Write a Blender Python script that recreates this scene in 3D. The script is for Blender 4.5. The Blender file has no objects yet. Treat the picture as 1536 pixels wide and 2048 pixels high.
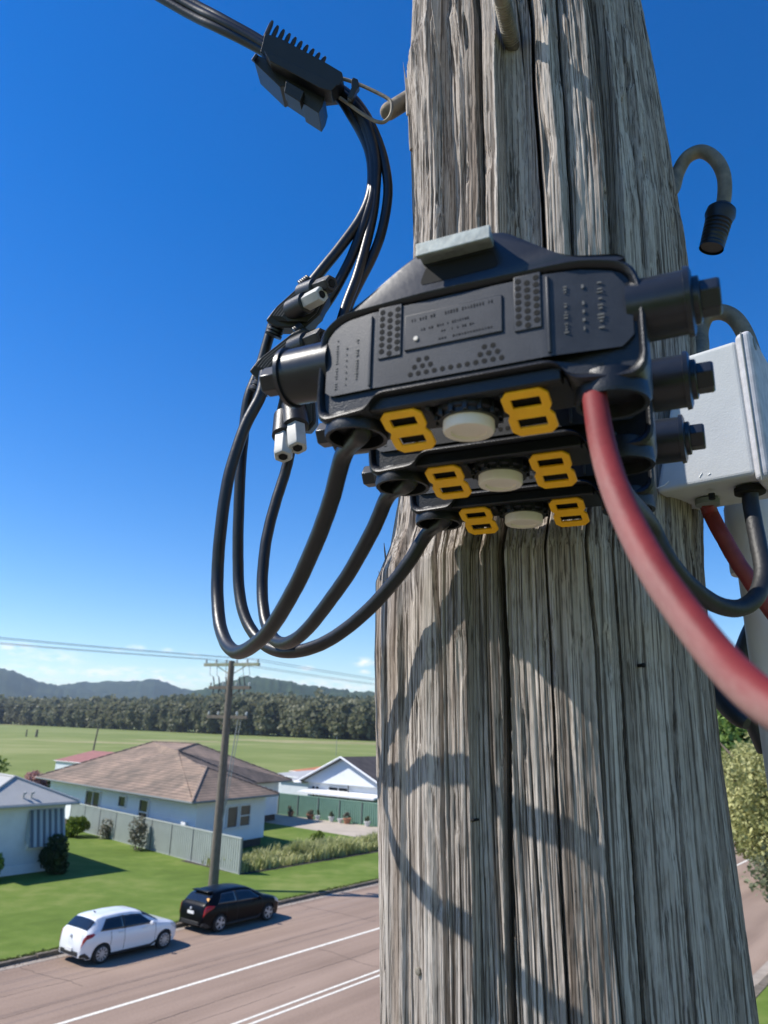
import bpy, bmesh, math, random
import numpy as np
from mathutils import Vector, Matrix
random.seed(7); rng = np.random.default_rng(11)
SC = bpy.context.scene
COL = SC.collection
rad = math.radians

# ------------------------------------------------------------------ camera
CAM = np.array([0.0, 0.0, 8.0])
FPX, PITCH, ROLL = 1500.0, rad(16.1), rad(1.7)
F = np.array([0, math.cos(PITCH), math.sin(PITCH)])
_U0 = np.array([0, -math.sin(PITCH), math.cos(PITCH)]); _R0 = np.array([1.0, 0, 0])
R = _R0*math.cos(ROLL) + _U0*math.sin(ROLL); U = _U0*math.cos(ROLL) - _R0*math.sin(ROLL)
cam_d = bpy.data.cameras.new('camera'); cam = bpy.data.objects.new('camera', cam_d); COL.objects.link(cam)
cam_d.sensor_fit = 'VERTICAL'; cam_d.sensor_height = 36.0; cam_d.lens = FPX/2048*36
cam_d.clip_start = 0.02; cam_d.clip_end = 20000
mw = Matrix(((R[0], U[0], -F[0], CAM[0]), (R[1], U[1], -F[1], CAM[1]), (R[2], U[2], -F[2], CAM[2]), (0, 0, 0, 1)))
cam.matrix_world = mw
cam_d.dof.use_dof = True; cam_d.dof.focus_distance = 0.86; cam_d.dof.aperture_fstop = 11.5
SC.camera = cam

# ------------------------------------------------------------------ sun, sky, exposure
SUN_AZ, SUN_EL = 268.0, 48.0          # azimuth clockwise from +Y
sa, se = rad(SUN_AZ), rad(SUN_EL)
SUND = Vector((math.sin(sa)*math.cos(se), math.cos(sa)*math.cos(se), math.sin(se)))
sl = bpy.data.lights.new('sun', 'SUN'); sl.energy = 5.0; sl.angle = rad(0.53); sl.color = (1.0, 0.95, 0.87)
so_ = bpy.data.objects.new('sun', sl); COL.objects.link(so_)
so_.rotation_euler = (-SUND).to_track_quat('-Z', 'Y').to_euler()
SC.view_settings.view_transform = 'Standard'; SC.view_settings.look = 'None'
SC.view_settings.exposure = 0.38; SC.view_settings.gamma = 1.0
W = bpy.data.worlds.new('World'); SC.world = W; W.use_nodes = True
wn = W.node_tree; wn.nodes.clear()

def ray(x, y): return F + R*(x-768)/FPX - U*(y-1024)/FPX

def world():
    N, L = wn.nodes, wn.links
    out = N.new('ShaderNodeOutputWorld'); bg = N.new('ShaderNodeBackground'); bg.inputs[1].default_value = 0.135
    sky = N.new('ShaderNodeTexSky'); sky.sky_type = 'NISHITA'; sky.sun_disc = False
    sky.sun_elevation = se; sky.sun_rotation = sa; sky.altitude = 0; sky.air_density = 1.0
    sky.dust_density = 0.08; sky.ozone_density = 3.2
    tc = N.new('ShaderNodeTexCoord')
    hs = N.new('ShaderNodeHueSaturation'); hs.inputs['Saturation'].default_value = 1.42; hs.inputs['Hue'].default_value = .511; hs.inputs['Value'].default_value = 1.0
    L.new(sky.outputs[0], hs.inputs['Color'])
    # clouds: small puffs and thin streaks low over the hills
    mp = N.new('ShaderNodeMapping'); mp.inputs['Scale'].default_value = (60, 60, 150)
    L.new(tc.outputs['Generated'], mp.inputs['Vector'])
    nz = N.new('ShaderNodeTexNoise'); nz.inputs['Scale'].default_value = 1.0; nz.inputs['Detail'].default_value = 6
    L.new(mp.outputs[0], nz.inputs['Vector'])
    total = None
    puffs = [(730, 1325, 24, 9, 1.0), (728, 1344, 12, 5, .7), (612, 1337, 16, 6, .7), (500, 1326, 22, 8, .45), (60, 1340, 120, 10, .5), (270, 1342, 80, 8, .5), (272, 1296, 16, 6, .55), (335, 1300, 12, 5, .3),
             (385, 1310, 12, 5, .3), (110, 1318, 60, 16, .42), (30, 1298, 60, 12, .5), (190, 1345, 90, 10, .6), (330, 1360, 110, 14, .6), (20, 1335, 70, 18, .35),
             (650, 1372, 160, 16, .55), (240, 1300, 14, 5, .3), (460, 1350, 100, 16, .4), (90, 1372, 120, 14, .5)]
    for px, py, w, h, a in puffs:
        d = ray(px, py); d = d/np.linalg.norm(d)
        az = math.atan2(d[0], d[1]); c = Vector(d)
        sub = N.new('ShaderNodeVectorMath'); sub.operation = 'SUBTRACT'; sub.inputs[1].default_value = c
        L.new(tc.outputs['Generated'], sub.inputs[0])
        m2 = N.new('ShaderNodeMapping'); m2.vector_type = 'TEXTURE'
        m2.inputs['Rotation'].default_value = (0, 0, -az); m2.inputs['Scale'].default_value = (w/FPX, 0.2, h/FPX)
        L.new(sub.outputs[0], m2.inputs['Vector'])
        ln = N.new('ShaderNodeVectorMath'); ln.operation = 'LENGTH'; L.new(m2.outputs[0], ln.inputs[0])
        mr = N.new('ShaderNodeMapRange'); mr.interpolation_type = 'SMOOTHSTEP'
        mr.inputs['From Min'].default_value = 1.5; mr.inputs['From Max'].default_value = 0.1; mr.inputs['To Min'].default_value = 0; mr.inputs['To Max'].default_value = min(1, a*1.4)
        L.new(ln.outputs['Value'], mr.inputs['Value'])
        if total is None: total = mr.outputs[0]
        else:
            mx = N.new('ShaderNodeMath'); mx.operation = 'MAXIMUM'; L.new(total, mx.inputs[0]); L.new(mr.outputs[0], mx.inputs[1]); total = mx.outputs[0]
    nr = N.new('ShaderNodeMapRange'); nr.inputs['From Min'].default_value = 0.38; nr.inputs['From Max'].default_value = 0.62
    L.new(nz.outputs['Fac'], nr.inputs['Value'])
    mu = N.new('ShaderNodeMath'); mu.operation = 'MULTIPLY'; L.new(total, mu.inputs[0]); L.new(nr.outputs[0], mu.inputs[1])
    mix = N.new('ShaderNodeMix'); mix.data_type = 'RGBA'; mix.inputs['B'].default_value = (6.8, 7.0, 7.3, 1)
    L.new(mu.outputs[0], mix.inputs['Factor']); L.new(hs.outputs[0], mix.inputs['A'])
    L.new(mix.outputs['Result'], bg.inputs[0]); L.new(bg.outputs[0], out.inputs[0])
world()

# ------------------------------------------------------------------ helpers
ROAD = rad(38.0)
ru = np.array([math.sin(ROAD), math.cos(ROAD)]); rn = np.array([math.cos(ROAD), -math.sin(ROAD)])
def so(s, o, z=0.0):                      # road frame: s along the road, o to its right
    p = ru*s + rn*o; return np.array([p[0], p[1], z])
def at(px, py, t): return CAM + ray(px, py)*t                     # forward depth t
def ath(px, py, hd):                                              # horizontal distance hd
    d = ray(px, py); return CAM + d*hd/math.hypot(d[0], d[1])
def atg(px, py, z=0.0):
    d = ray(px, py); return CAM + d*(z-8)/d[2]

ROOT = {}
def root_loc(o):
    while o is not None:
        if o.name in ROOT: return ROOT[o.name]
        o = o.parent
    return np.zeros(3)

def tag(o, label=None, cat=None, group=None, kind=None):
    if label: o['label'] = label
    if cat: o['category'] = cat
    if group: o['group'] = group
    if kind: o['kind'] = kind
    return o
def thing(name, label, cat, loc, rotz=0.0, group=None, local=False):
    o = bpy.data.objects.new(name, None); o.empty_display_size = 0.1; COL.objects.link(o)
    o.location = loc; o.rotation_euler = (0, 0, rotz)
    ROOT[o.name] = np.zeros(3) if local else np.array(loc, float)
    return tag(o, label, cat, group)

class MB:
    def __init__(s): s.v = []; s.f = []
    def add(s, vs, fs):
        b = len(s.v); s.v += [tuple(map(float, p)) for p in vs]; s.f += [tuple(i+b for i in f) for f in fs]
    def box(s, c, h, fr=None):
        fr = np.eye(3) if fr is None else np.array(fr); c = np.array(c, float)
        vs = [c + fr[0]*h[0]*a + fr[1]*h[1]*b + fr[2]*h[2]*d for a in (-1, 1) for b in (-1, 1) for d in (-1, 1)]
        s.add(vs, [(0, 1, 3, 2), (4, 6, 7, 5), (0, 4, 5, 1), (2, 3, 7, 6), (0, 2, 6, 4), (1, 5, 7, 3)])
    def tube(s, pts, r, n=10, caps=True):
        P = np.array(pts, float); k = len(P); rr = np.full(k, r) if np.isscalar(r) else np.array(r, float)
        T = np.gradient(P, axis=0); T /= np.linalg.norm(T, axis=1)[:, None] + 1e-12
        a = np.array([0, 0, 1.0]) if abs(T[0][2]) < .9 else np.array([1.0, 0, 0])
        nrm = np.cross(T[0], a); nrm /= np.linalg.norm(nrm); vs = []
        for i in range(k):
            nrm = nrm - T[i]*(nrm@T[i]); nrm /= np.linalg.norm(nrm) + 1e-12; bi = np.cross(T[i], nrm)
            for j in range(n):
                an = 2*math.pi*j/n; vs.append(P[i] + (nrm*math.cos(an) + bi*math.sin(an))*rr[i])
        fs = [(i*n+j, i*n+(j+1) % n, (i+1)*n+(j+1) % n, (i+1)*n+j) for i in range(k-1) for j in range(n)]
        if caps: fs += [tuple(range(n))[::-1], tuple((k-1)*n+j for j in range(n))]
        s.add(vs, fs)
    def cyl(s, a, b, r0, r1=None, n=16): s.tube([a, b], [r0, r0 if r1 is None else r1], n)
    def lathe(s, a, axis, prof, n=24):
        a = np.array(a, float); ax = np.array(axis, float); ax /= np.linalg.norm(ax)
        h = np.array([0, 0, 1.0]) if abs(ax[2]) < .9 else np.array([1.0, 0, 0])
        e1 = np.cross(ax, h); e1 /= np.linalg.norm(e1); e2 = np.cross(ax, e1); vs = []
        for d, r in prof:
            for j in range(n):
                an = 2*math.pi*j/n; vs.append(a + ax*d + (e1*math.cos(an) + e2*math.sin(an))*r)
        k = len(prof)
        fs = [(i*n+j, i*n+(j+1) % n, (i+1)*n+(j+1) % n, (i+1)*n+j) for i in range(k-1) for j in range(n)]
        fs += [tuple(range(n))[::-1], tuple((k-1)*n+j for j in range(n))]
        s.add(vs, fs)
    def extr(s, poly, vec):
        P = [np.array(p, float) for p in poly]; v = np.array(vec, float); n = len(P)
        s.add(P + [p+v for p in P], [tuple(range(n))[::-1], tuple(range(n, 2*n))] + [(i, (i+1) % n, n+(i+1) % n, n+i) for i in range(n)])
    def loft(s, rings, closed=True, caps=True):
        n = len(rings[0]); k = len(rings); vs = [p for r_ in rings for p in r_]
        m = n if closed else n-1
        fs = [(i*n+j, i*n+(j+1) % n, (i+1)*n+(j+1) % n, (i+1)*n+j) for i in range(k-1) for j in range(m)]
        if caps: fs += [tuple(range(n))[::-1], tuple((k-1)*n+j for j in range(n))]
        s.add(vs, fs)
    def build(s, name, mat, parent=None, smooth=40, bevel=None, seg=2, recalc=True):
        me = bpy.data.meshes.new(name); off = root_loc(parent)
        me.from_pydata([(x-off[0], y-off[1], z-off[2]) for x, y, z in s.v], [], s.f)
        if recalc:
            bm = bmesh.new(); bm.from_mesh(me); bmesh.ops.recalc_face_normals(bm, faces=bm.faces); bm.to_mesh(me); bm.free()
        return link(name, me, mat, parent, smooth, bevel, seg)
def link(name, me, mat, parent=None, smooth=40, bevel=None, seg=2):
    o = bpy.data.objects.new(name, me); COL.objects.link(o)
    if mat: me.materials.append(mat)
    if smooth:
        me.polygons.foreach_set('use_smooth', [True]*len(me.polygons)); me.set_sharp_from_angle(angle=rad(smooth))
    if bevel:
        b = o.modifiers.new('bevel', 'BEVEL'); b.width = bevel; b.segments = seg; b.limit_method = 'ANGLE'; b.angle_limit = rad(35); b.harden_normals = False
    if parent is not None: o.parent = parent
    else: ROOT[o.name] = np.zeros(3)
    return o
def np_mesh(name, V, Q, mat, parent=None, smooth=None):
    V = np.asarray(V, np.float32); Q = np.asarray(Q, np.int32); k = Q.shape[1]
    if parent is not None: V = V - root_loc(parent).astype(np.float32)
    me = bpy.data.meshes.new(name); me.vertices.add(len(V)); me.vertices.foreach_set('co', V.ravel())
    me.loops.add(Q.size); me.loops.foreach_set('vertex_index', Q.ravel())
    me.polygons.add(len(Q)); me.polygons.foreach_set('loop_start', np.arange(0, Q.size, k, dtype=np.int32))
    me.update(calc_edges=True); me.validate()
    return link(name, me, mat, parent, smooth)
def spline(pts, n=60):
    P = np.array(pts, float); d = np.r_[0, np.cumsum(np.linalg.norm(np.diff(P, axis=0), axis=1)**0.6)]
    k = len(P); t = np.linspace(0, d[-1], n); out = []
    M = np.zeros_like(P)
    for i in range(k):
        a, b = max(i-1, 0), min(i+1, k-1); M[i] = (P[b]-P[a])/(d[b]-d[a])
    for x in t:
        i = min(max(np.searchsorted(d, x)-1, 0), k-2); h = d[i+1]-d[i]; q = (x-d[i])/h
        out.append((2*q**3-3*q*q+1)*P[i] + (q**3-2*q*q+q)*h*M[i] + (-2*q**3+3*q*q)*P[i+1] + (q**3-q*q)*h*M[i+1])
    return np.array(out)
def vnoise(x, y, seed=0):                # 2-D value noise, smooth
    xi = np.floor(x).astype(np.int64); yi = np.floor(y).astype(np.int64); fx = x-xi; fy = y-yi
    fx = fx*fx*(3-2*fx); fy = fy*fy*(3-2*fy)
    def h(a, b):
        n_ = (a*374761393 + b*668265263 + seed*1442695041) & 0x7fffffff
        n_ = ((n_ ^ (n_ >> 13))*1274126177) & 0x7fffffff
        return ((n_ ^ (n_ >> 16)) & 0xffff)/65535.0
    return (h(xi, yi)*(1-fx)+h(xi+1, yi)*fx)*(1-fy) + (h(xi, yi+1)*(1-fx)+h(xi+1, yi+1)*fx)*fy

# ------------------------------------------------------------------ materials
def mat(name, col, rough=.6, metal=0, var=.12, scale=30, bump=0, bscale=200, spec=.5, stretch=(1, 1, 1), col2=None, coat=0):
    m = bpy.data.materials.new(name); m.use_nodes = True; nt = m.node_tree; N, L = nt.nodes, nt.links
    b = N['Principled BSDF']; b.inputs['Roughness'].default_value = rough; b.inputs['Metallic'].default_value = metal
    b.inputs['Specular IOR Level'].default_value = spec; b.inputs['Coat Weight'].default_value = coat
    tc = N.new('ShaderNodeTexCoord'); mp = N.new('ShaderNodeMapping'); mp.inputs['Scale'].default_value = stretch
    L.new(tc.outputs['Object'], mp.inputs['Vector'])
    nz = N.new('ShaderNodeTexNoise'); nz.inputs['Scale'].default_value = scale; nz.inputs['Detail'].default_value = 5; nz.inputs['Roughness'].default_value = .6
    L.new(mp.outputs[0], nz.inputs['Vector'])
    cr = N.new('ShaderNodeValToRGB'); c = np.array(col)
    lo = c*(1-var); hi = c*(1+var) if col2 is None else np.array(col2)
    if col2 is not None: lo = c
    cr.color_ramp.elements[0].position = .32; cr.color_ramp.elements[1].position = .68
    cr.color_ramp.elements[0].color = (*lo, 1); cr.color_ramp.elements[1].color = (*np.clip(hi, 0, 1), 1)
    L.new(nz.outputs['Fac'], cr.inputs['Fac']); L.new(cr.outputs[0], b.inputs['Base Color'])
    if bump:
        n2 = N.new('ShaderNodeTexNoise'); n2.inputs['Scale'].default_value = bscale; n2.inputs['Detail'].default_value = 4
        L.new(mp.outputs[0], n2.inputs['Vector'])
        bp = N.new('ShaderNodeBump'); bp.inputs['Strength'].default_value = .6; bp.inputs['Distance'].default_value = bump
        L.new(n2.outputs['Fac'], bp.inputs['Height']); L.new(bp.outputs[0], b.inputs['Normal'])
    m['_c'] = 1
    return m
def leafmat(name, a, b_, rough=.55, trans=.25, scale=.5):
    m = bpy.data.materials.new(name); m.use_nodes = True; nt = m.node_tree; N, L = nt.nodes, nt.links
    b = N['Principled BSDF']; b.inputs['Roughness'].default_value = rough; b.inputs['Specular IOR Level'].default_value = .3
    g = N.new('ShaderNodeNewGeometry'); tc = N.new('ShaderNodeTexCoord')
    nz = N.new('ShaderNodeTexNoise'); nz.inputs['Scale'].default_value = scale; nz.inputs['Detail'].default_value = 3
    L.new(tc.outputs['Object'], nz.inputs['Vector'])
    ad = N.new('ShaderNodeMath'); ad.operation = 'MULTIPLY_ADD'; ad.inputs[1].default_value = .5; L.new(g.outputs['Random Per Island'], ad.inputs[0])
    m3 = N.new('ShaderNodeMath'); m3.operation = 'MULTIPLY'; m3.inputs[1].default_value = .6; L.new(nz.outputs['Fac'], m3.inputs[0]); L.new(m3.outputs[0], ad.inputs[2])
    cr = N.new('ShaderNodeValToRGB'); cr.color_ramp.elements[0].position = .15; cr.color_ramp.elements[1].position = .9
    cr.color_ramp.elements[0].color = (*a, 1); cr.color_ramp.elements[1].color = (*b_, 1)
    L.new(ad.outputs[0], cr.inputs['Fac']); L.new(cr.outputs[0], b.inputs['Base Color'])
    if trans:
        tr = N.new('ShaderNodeBsdfTranslucent'); L.new(cr.outputs[0], tr.inputs['Color'])
        mx = N.new('ShaderNodeMixShader'); mx.inputs[0].default_value = trans
        L.new(b.outputs[0], mx.inputs[1]); L.new(tr.outputs[0], mx.inputs[2]); L.new(mx.outputs[0], N['Material Output'].inputs['Surface'])
    return m

def wood_mat():
    m = bpy.data.materials.new('weathered hardwood'); m.use_nodes = True; nt = m.node_tree; N, L = nt.nodes, nt.links
    b = N['Principled BSDF']; b.inputs['Roughness'].default_value = .92; b.inputs['Specular IOR Level'].default_value = .15
    tc = N.new('ShaderNodeTexCoord')
    def noise(sc, detail, stretch, rough=.6):
        mp = N.new('ShaderNodeMapping'); mp.inputs['Scale'].default_value = stretch; L.new(tc.outputs['Object'], mp.inputs['Vector'])
        n = N.new('ShaderNodeTexNoise'); n.inputs['Scale'].default_value = sc; n.inputs['Detail'].default_value = detail; n.inputs['Roughness'].default_value = rough
        L.new(mp.outputs[0], n.inputs['Vector']); return n.outputs['Fac']
    fine = noise(1, 4, (430, 430, 2.2), .72); mid = noise(1, 5, (150, 150, .9)); big = noise(1, 3, (24, 24, .5)); spots = noise(1, 5, (240, 240, 60))
    def ramp(f, p0, c0, p1, c1):
        r_ = N.new('ShaderNodeValToRGB'); e = r_.color_ramp.elements
        e[0].position = p0; e[0].color = (*c0, 1); e[1].position = p1; e[1].color = (*c1, 1); L.new(f, r_.inputs['Fac']); return r_.outputs[0]
    def mix(a, b_, fac, mode='MIX'):
        x = N.new('ShaderNodeMix'); x.data_type = 'RGBA'; x.blend_type = mode
        if isinstance(fac, float): x.inputs['Factor'].default_value = fac
        else: L.new(fac, x.inputs['Factor'])
        L.new(a, x.inputs['A']); L.new(b_, x.inputs['B']); return x.outputs['Result']
    silver = ramp(mid, .34, (.30, .258, .222), .68, (.60, .54, .48))
    brown = ramp(mid, .3, (.14, .10, .075), .7, (.35, .275, .215))
    bf = N.new('ShaderNodeMapRange'); bf.inputs['From Min'].default_value = .52; bf.inputs['From Max'].default_value = .72; L.new(big, bf.inputs['Value'])
    c = mix(silver, brown, bf.outputs[0])
    fr = ramp(fine, .41, (.17, .15, .135), .51, (1, 1, 1)); c = mix(c, fr, .85, 'MULTIPLY')
    sp = ramp(spots, .34, (.55, .53, .5), .5, (1, 1, 1)); c = mix(c, sp, .55, 'MULTIPLY')
    L.new(c, b.inputs['Base Color'])
    bp = N.new('ShaderNodeBump'); bp.inputs['Strength'].default_value = .85; bp.inputs['Distance'].default_value = .0020; L.new(fine, bp.inputs['Height'])
    b2 = N.new('ShaderNodeBump'); b2.inputs['Strength'].default_value = .7; b2.inputs['Distance'].default_value = .003; L.new(mid, b2.inputs['Height']); L.new(bp.outputs[0], b2.inputs['Normal'])
    L.new(b2.outputs[0], b.inputs['Normal'])
    return m

M = {}
M['wood'] = wood_mat()
M['black'] = mat('black plastic', (.006, .0075, .011), .42, var=.25, scale=60, bump=.0004, bscale=900)
M['panel'] = mat('dusty black plastic', (.009, .012, .018), .5, var=.35, scale=45, bump=.0002, bscale=1400, col2=(.025, .029, .038))
M['hump'] = mat('weathered black plastic', (.013, .015, .019), .3, var=.35, scale=30, bump=.00012, bscale=260)
M['matt_black'] = mat('matt black', (.004, .004, .004), .9)  # black painted as the dark inside of openings; also serves dark lettering
M['emboss'] = mat('worn raised lettering', (.11, .11, .105), .6)
M['rubber'] = mat('cable sheath', (.008, .009, .011), .40, var=.3, scale=80, bump=.0003, bscale=260, spec=.5)
M['rubber_dull'] = mat('dull cable sheath', (.014, .015, .017), .55, var=.3, scale=50, bump=.0006, bscale=300)
M['yellow'] = mat('yellow plastic', (.99, .48, .005), .4, var=.08, scale=90)
M['white_plug'] = mat('off white plastic', (.78, .70, .61), .55, var=.05)
M['grey_cap'] = mat('grey plastic nut', (.42, .42, .40), .5, var=.1, scale=80)
M['zinc'] = mat('galvanised steel', (.33, .355, .33), .5, .35, var=.25, scale=120, bump=.0004)
M['rust'] = mat('rusty galvanised rod', (.16, .145, .12), .75, .25, var=.3, scale=70, bump=.0012, bscale=240, col2=(.30, .26, .20))
M['boxgrey'] = mat('grey enclosure plastic', (.46, .475, .475), .55, var=.07, scale=25, bump=.0003, bscale=700)
M['boxlid'] = mat('chalky enclosure lid', (.45, .45, .47), .6, var=.2, scale=90)
M['pipe'] = mat('grey conduit', (.70, .65, .64), .55, var=.12, scale=18, stretch=(1, 1, .3))
# setting
M['asphalt'] = None
M['white_paint'] = mat('road paint', (.74, .70, .60), .7, var=.22, scale=9)
M['kerb'] = mat('old concrete', (.15, .125, .095), .9, var=.3, scale=2.5, bump=.02, bscale=20)
M['gutter'] = mat('concrete gutter', (.33, .28, .23), .9, var=.2, scale=1.5)
M['drive'] = mat('pale driveway', (.42, .36, .29), .9, var=.12, scale=.6)
M['bounce_ground'] = mat('neutral bounce ground', (.20, .165, .13), .95, var=.2, scale=1.2)  # colour of the added sheet that bounces neutral light
M['wall_white'] = mat('white weatherboard', (.74, .76, .77), .6, var=.04, scale=3)
M['wall_grey'] = mat('pale render', (.62, .66, .69), .7, var=.05, scale=2)
M['brickbase'] = mat('dark brick base', (.10, .07, .055), .9, var=.3, scale=5)
M['metalroof'] = mat('grey metal roof', (.40, .395, .38), .7, 0, var=.08, scale=.8)
M['darkroof'] = mat('dark roof', (.065, .055, .05), .85, var=.3, scale=1.2)
M['redroof'] = mat('red roof', (.30, .125, .10), .7, var=.2, scale=1.5)
M['rustroof'] = mat('rusty roof', (.45, .17, .07), .8, var=.3, scale=1)
M['fence'] = mat('grey steel fence', (.42, .45, .42), .55, .1, var=.06, scale=1.5)
M['fencepost'] = mat('fence post', (.17, .19, .185), .6, var=.08)
M['greenfence'] = mat('green steel fence', (.19, .32, .245), .55, var=.06, scale=1.5)
M['glass'] = mat('window glass', (.02, .025, .03), .08, var=.2, scale=2)
M['blind'] = mat('brown blind behind glass', (.13, .09, .075), .35, var=.15, scale=2)
M['frame'] = mat('white frame', (.75, .76, .76), .5, var=.04)
M['polewood'] = mat('pole timber', (.15, .125, .10), .9, var=.3, scale=8, stretch=(3, 3, .4))
M['steelgrey'] = mat('dull steel', (.30, .31, .30), .6, .3, var=.2)
M['porcelain'] = mat('pale insulator', (.50, .52, .50), .3, var=.1)
M['greenish'] = mat('copper green conductor', (.25, .36, .27), .7, var=.2)
M['wire'] = mat('wire', (.06, .065, .07), .6)
M['wirefar'] = mat('aluminium wire', (.32, .33, .34), .5, .3)
M['awning'] = None
M['bark'] = mat('bark', (.13, .10, .075), .95, var=.3, scale=6, bump=.02, bscale=20)
M['terracotta'] = mat('terracotta', (.36, .17, .10), .85, var=.2, scale=6)
M['potwhite'] = mat('white pot', (.62, .62, .60), .7, var=.1, scale=6)
M['soil'] = mat('dark soil', (.045, .035, .028), .95, var=.3, scale=2)
M['carwhite'] = mat('white car paint', (.78, .79, .80), .28, var=.02, coat=.6)
M['carblack'] = mat('black car paint', (.002, .0024, .004), .3, var=.1, coat=0, spec=.16)
M['tyre'] = mat('tyre rubber', (.018, .018, .018), .85, var=.2)
M['alloy'] = mat('alloy wheel', (.48, .48, .49), .4, .5, var=.05)
M['carglass'] = mat('tinted car glass', (.012, .015, .018), .04, var=.1, spec=.9)
M['carplastic'] = mat('black trim', (.02, .02, .021), .55, var=.1)
M['rearlight'] = mat('red lamp lens', (.32, .012, .012), .15, var=.1)
M['headlight'] = mat('clear lamp lens', (.55, .56, .57), .12, var=.05)
M['plate'] = mat('number plate', (.75, .75, .72), .5, var=.03)
M['sticker'] = mat('orange sticker', (.75, .36, .06), .6, var=.05)
L_ = leafmat
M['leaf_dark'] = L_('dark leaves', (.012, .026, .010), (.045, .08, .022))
M['leaf_bush'] = L_('bright leaves', (.05, .10, .012), (.26, .33, .045), scale=1.5)
M['leaf_forest'] = L_('forest leaves', (.135, .145, .08), (.25, .245, .145), scale=.03, trans=.4)
M['leaf_green'] = L_('green tree leaves', (.07, .14, .028), (.30, .42, .11), scale=.6)
M['leaf_olive'] = L_('olive brown leaves', (.18, .20, .06), (.54, .52, .23), scale=1.0)
M['leaf_grey'] = L_('grey green leaves', (.07, .085, .045), (.25, .27, .16), scale=1.0)
M['leaf_pink'] = L_('pink blossom', (.30, .13, .12), (.62, .36, .33), scale=2)
M['leaf_dry'] = L_('dry twigs', (.12, .11, .075), (.30, .29, .22), scale=2)
M['grass_tuft'] = L_('long grass', (.20, .25, .06), (.58, .56, .27), scale=.4)

def ground_mat(name, cols, sc1=.12, sc2=2.2, sc3=40, rough=.95, bump=.015):
    m = bpy.data.materials.new(name); m.use_nodes = True; nt = m.node_tree; N, L = nt.nodes, nt.links
    b = N['Principled BSDF']; b.inputs['Roughness'].default_value = rough; b.inputs['Specular IOR Level'].default_value = .2
    tc = N.new('ShaderNodeTexCoord'); prev = None
    for i, (sc, w) in enumerate(((sc1, .5), (sc2, .3), (sc3, .2))):
        n = N.new('ShaderNodeTexNoise'); n.inputs['Scale'].default_value = sc; n.inputs['Detail'].default_value = 4; L.new(tc.outputs['Object'], n.inputs['Vector'])
        mu = N.new('ShaderNodeMath'); mu.operation = 'MULTIPLY_ADD'; mu.inputs[1].default_value = w; L.new(n.outputs['Fac'], mu.inputs[0])
        if prev is None: mu.inputs[2].default_value = 0
        else: L.new(prev, mu.inputs[2])
        prev = mu.outputs[0]
    cr = N.new('ShaderNodeValToRGB'); e = cr.color_ramp.elements; e[0].position = .36; e[1].position = .64
    e[0].color = (*cols[0], 1); e[1].color = (*cols[-1], 1)
    for i, c in enumerate(cols[1:-1]):
        x = e.new(.36 + .28*(i+1)/(len(cols)-1)); x.color = (*c, 1)
    L.new(prev, cr.inputs['Fac']); L.new(cr.outputs[0], b.inputs['Base Color'])
    bp = N.new('ShaderNodeBump'); bp.inputs['Distance'].default_value = bump; L.new(n.outputs['Fac'], bp.inputs['Height']); L.new(bp.outputs[0], b.inputs['Normal'])
    return m
M['lawn'] = ground_mat('mown lawn', [(.080, .125, .018), (.115, .175, .028), (.19, .225, .06)], .16, 1.1, 22)
M['field'] = ground_mat('pasture', [(.125, .165, .036), (.185, .22, .062), (.28, .285, .115)], .012, .06, 1.5)

def road_mat():
    m = bpy.data.materials.new('chip seal'); m.use_nodes = True; nt = m.node_tree; N, L = nt.nodes, nt.links
    b = N['Principled BSDF']; b.inputs['Roughness'].default_value = .9; b.inputs['Specular IOR Level'].default_value = .25
    tc = N.new('ShaderNodeTexCoord')
    rot = N.new('ShaderNodeMapping'); rot.inputs['Rotation'].default_value = (0, 0, ROAD); L.new(tc.outputs['Object'], rot.inputs['Vector'])
    # rotated: X across the road, Y along it
    def nz(sc, st, det=4):
        mp = N.new('ShaderNodeMapping'); mp.inputs['Scale'].default_value = st; L.new(rot.outputs[0], mp.inputs['Vector'])
        n = N.new('ShaderNodeTexNoise'); n.inputs['Scale'].default_value = sc; n.inputs['Detail'].default_value = det; L.new(mp.outputs[0], n.inputs['Vector']); return n.outputs['Fac']
    a = nz(1, (1.0, .05, 1)); c = nz(1, (.35, .25, 1)); d = nz(14, (1, 1, 1), 5)
    s1 = N.new('ShaderNodeMath'); s1.operation = 'MULTIPLY_ADD'; s1.inputs[1].default_value = .62; L.new(a, s1.inputs[0])
    s2 = N.new('ShaderNodeMath'); s2.operation = 'MULTIPLY_ADD'; s2.inputs[1].default_value = .25; L.new(c, s2.inputs[0]); L.new(s2.outputs[0], s1.inputs[2])
    s3 = N.new('ShaderNodeMath'); s3.operation = 'MULTIPLY'; s3.inputs[1].default_value = .25; L.new(d, s3.inputs[0]); L.new(s3.outputs[0], s2.inputs[2])
    cr = N.new('ShaderNodeValToRGB'); e = cr.color_ramp.elements; e[0].position = .34; e[0].color = (.185, .128, .094, 1); e[1].position = .66; e[1].color = (.33, .24, .182, 1)
    L.new(s1.outputs[0], cr.inputs['Fac']); L.new(cr.outputs[0], b.inputs['Base Color'])
    bp = N.new('ShaderNodeBump'); bp.inputs['Distance'].default_value = .01; L.new(d, bp.inputs['Height']); L.new(bp.outputs[0], b.inputs['Normal'])
    return m
M['asphalt'] = road_mat()
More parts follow.
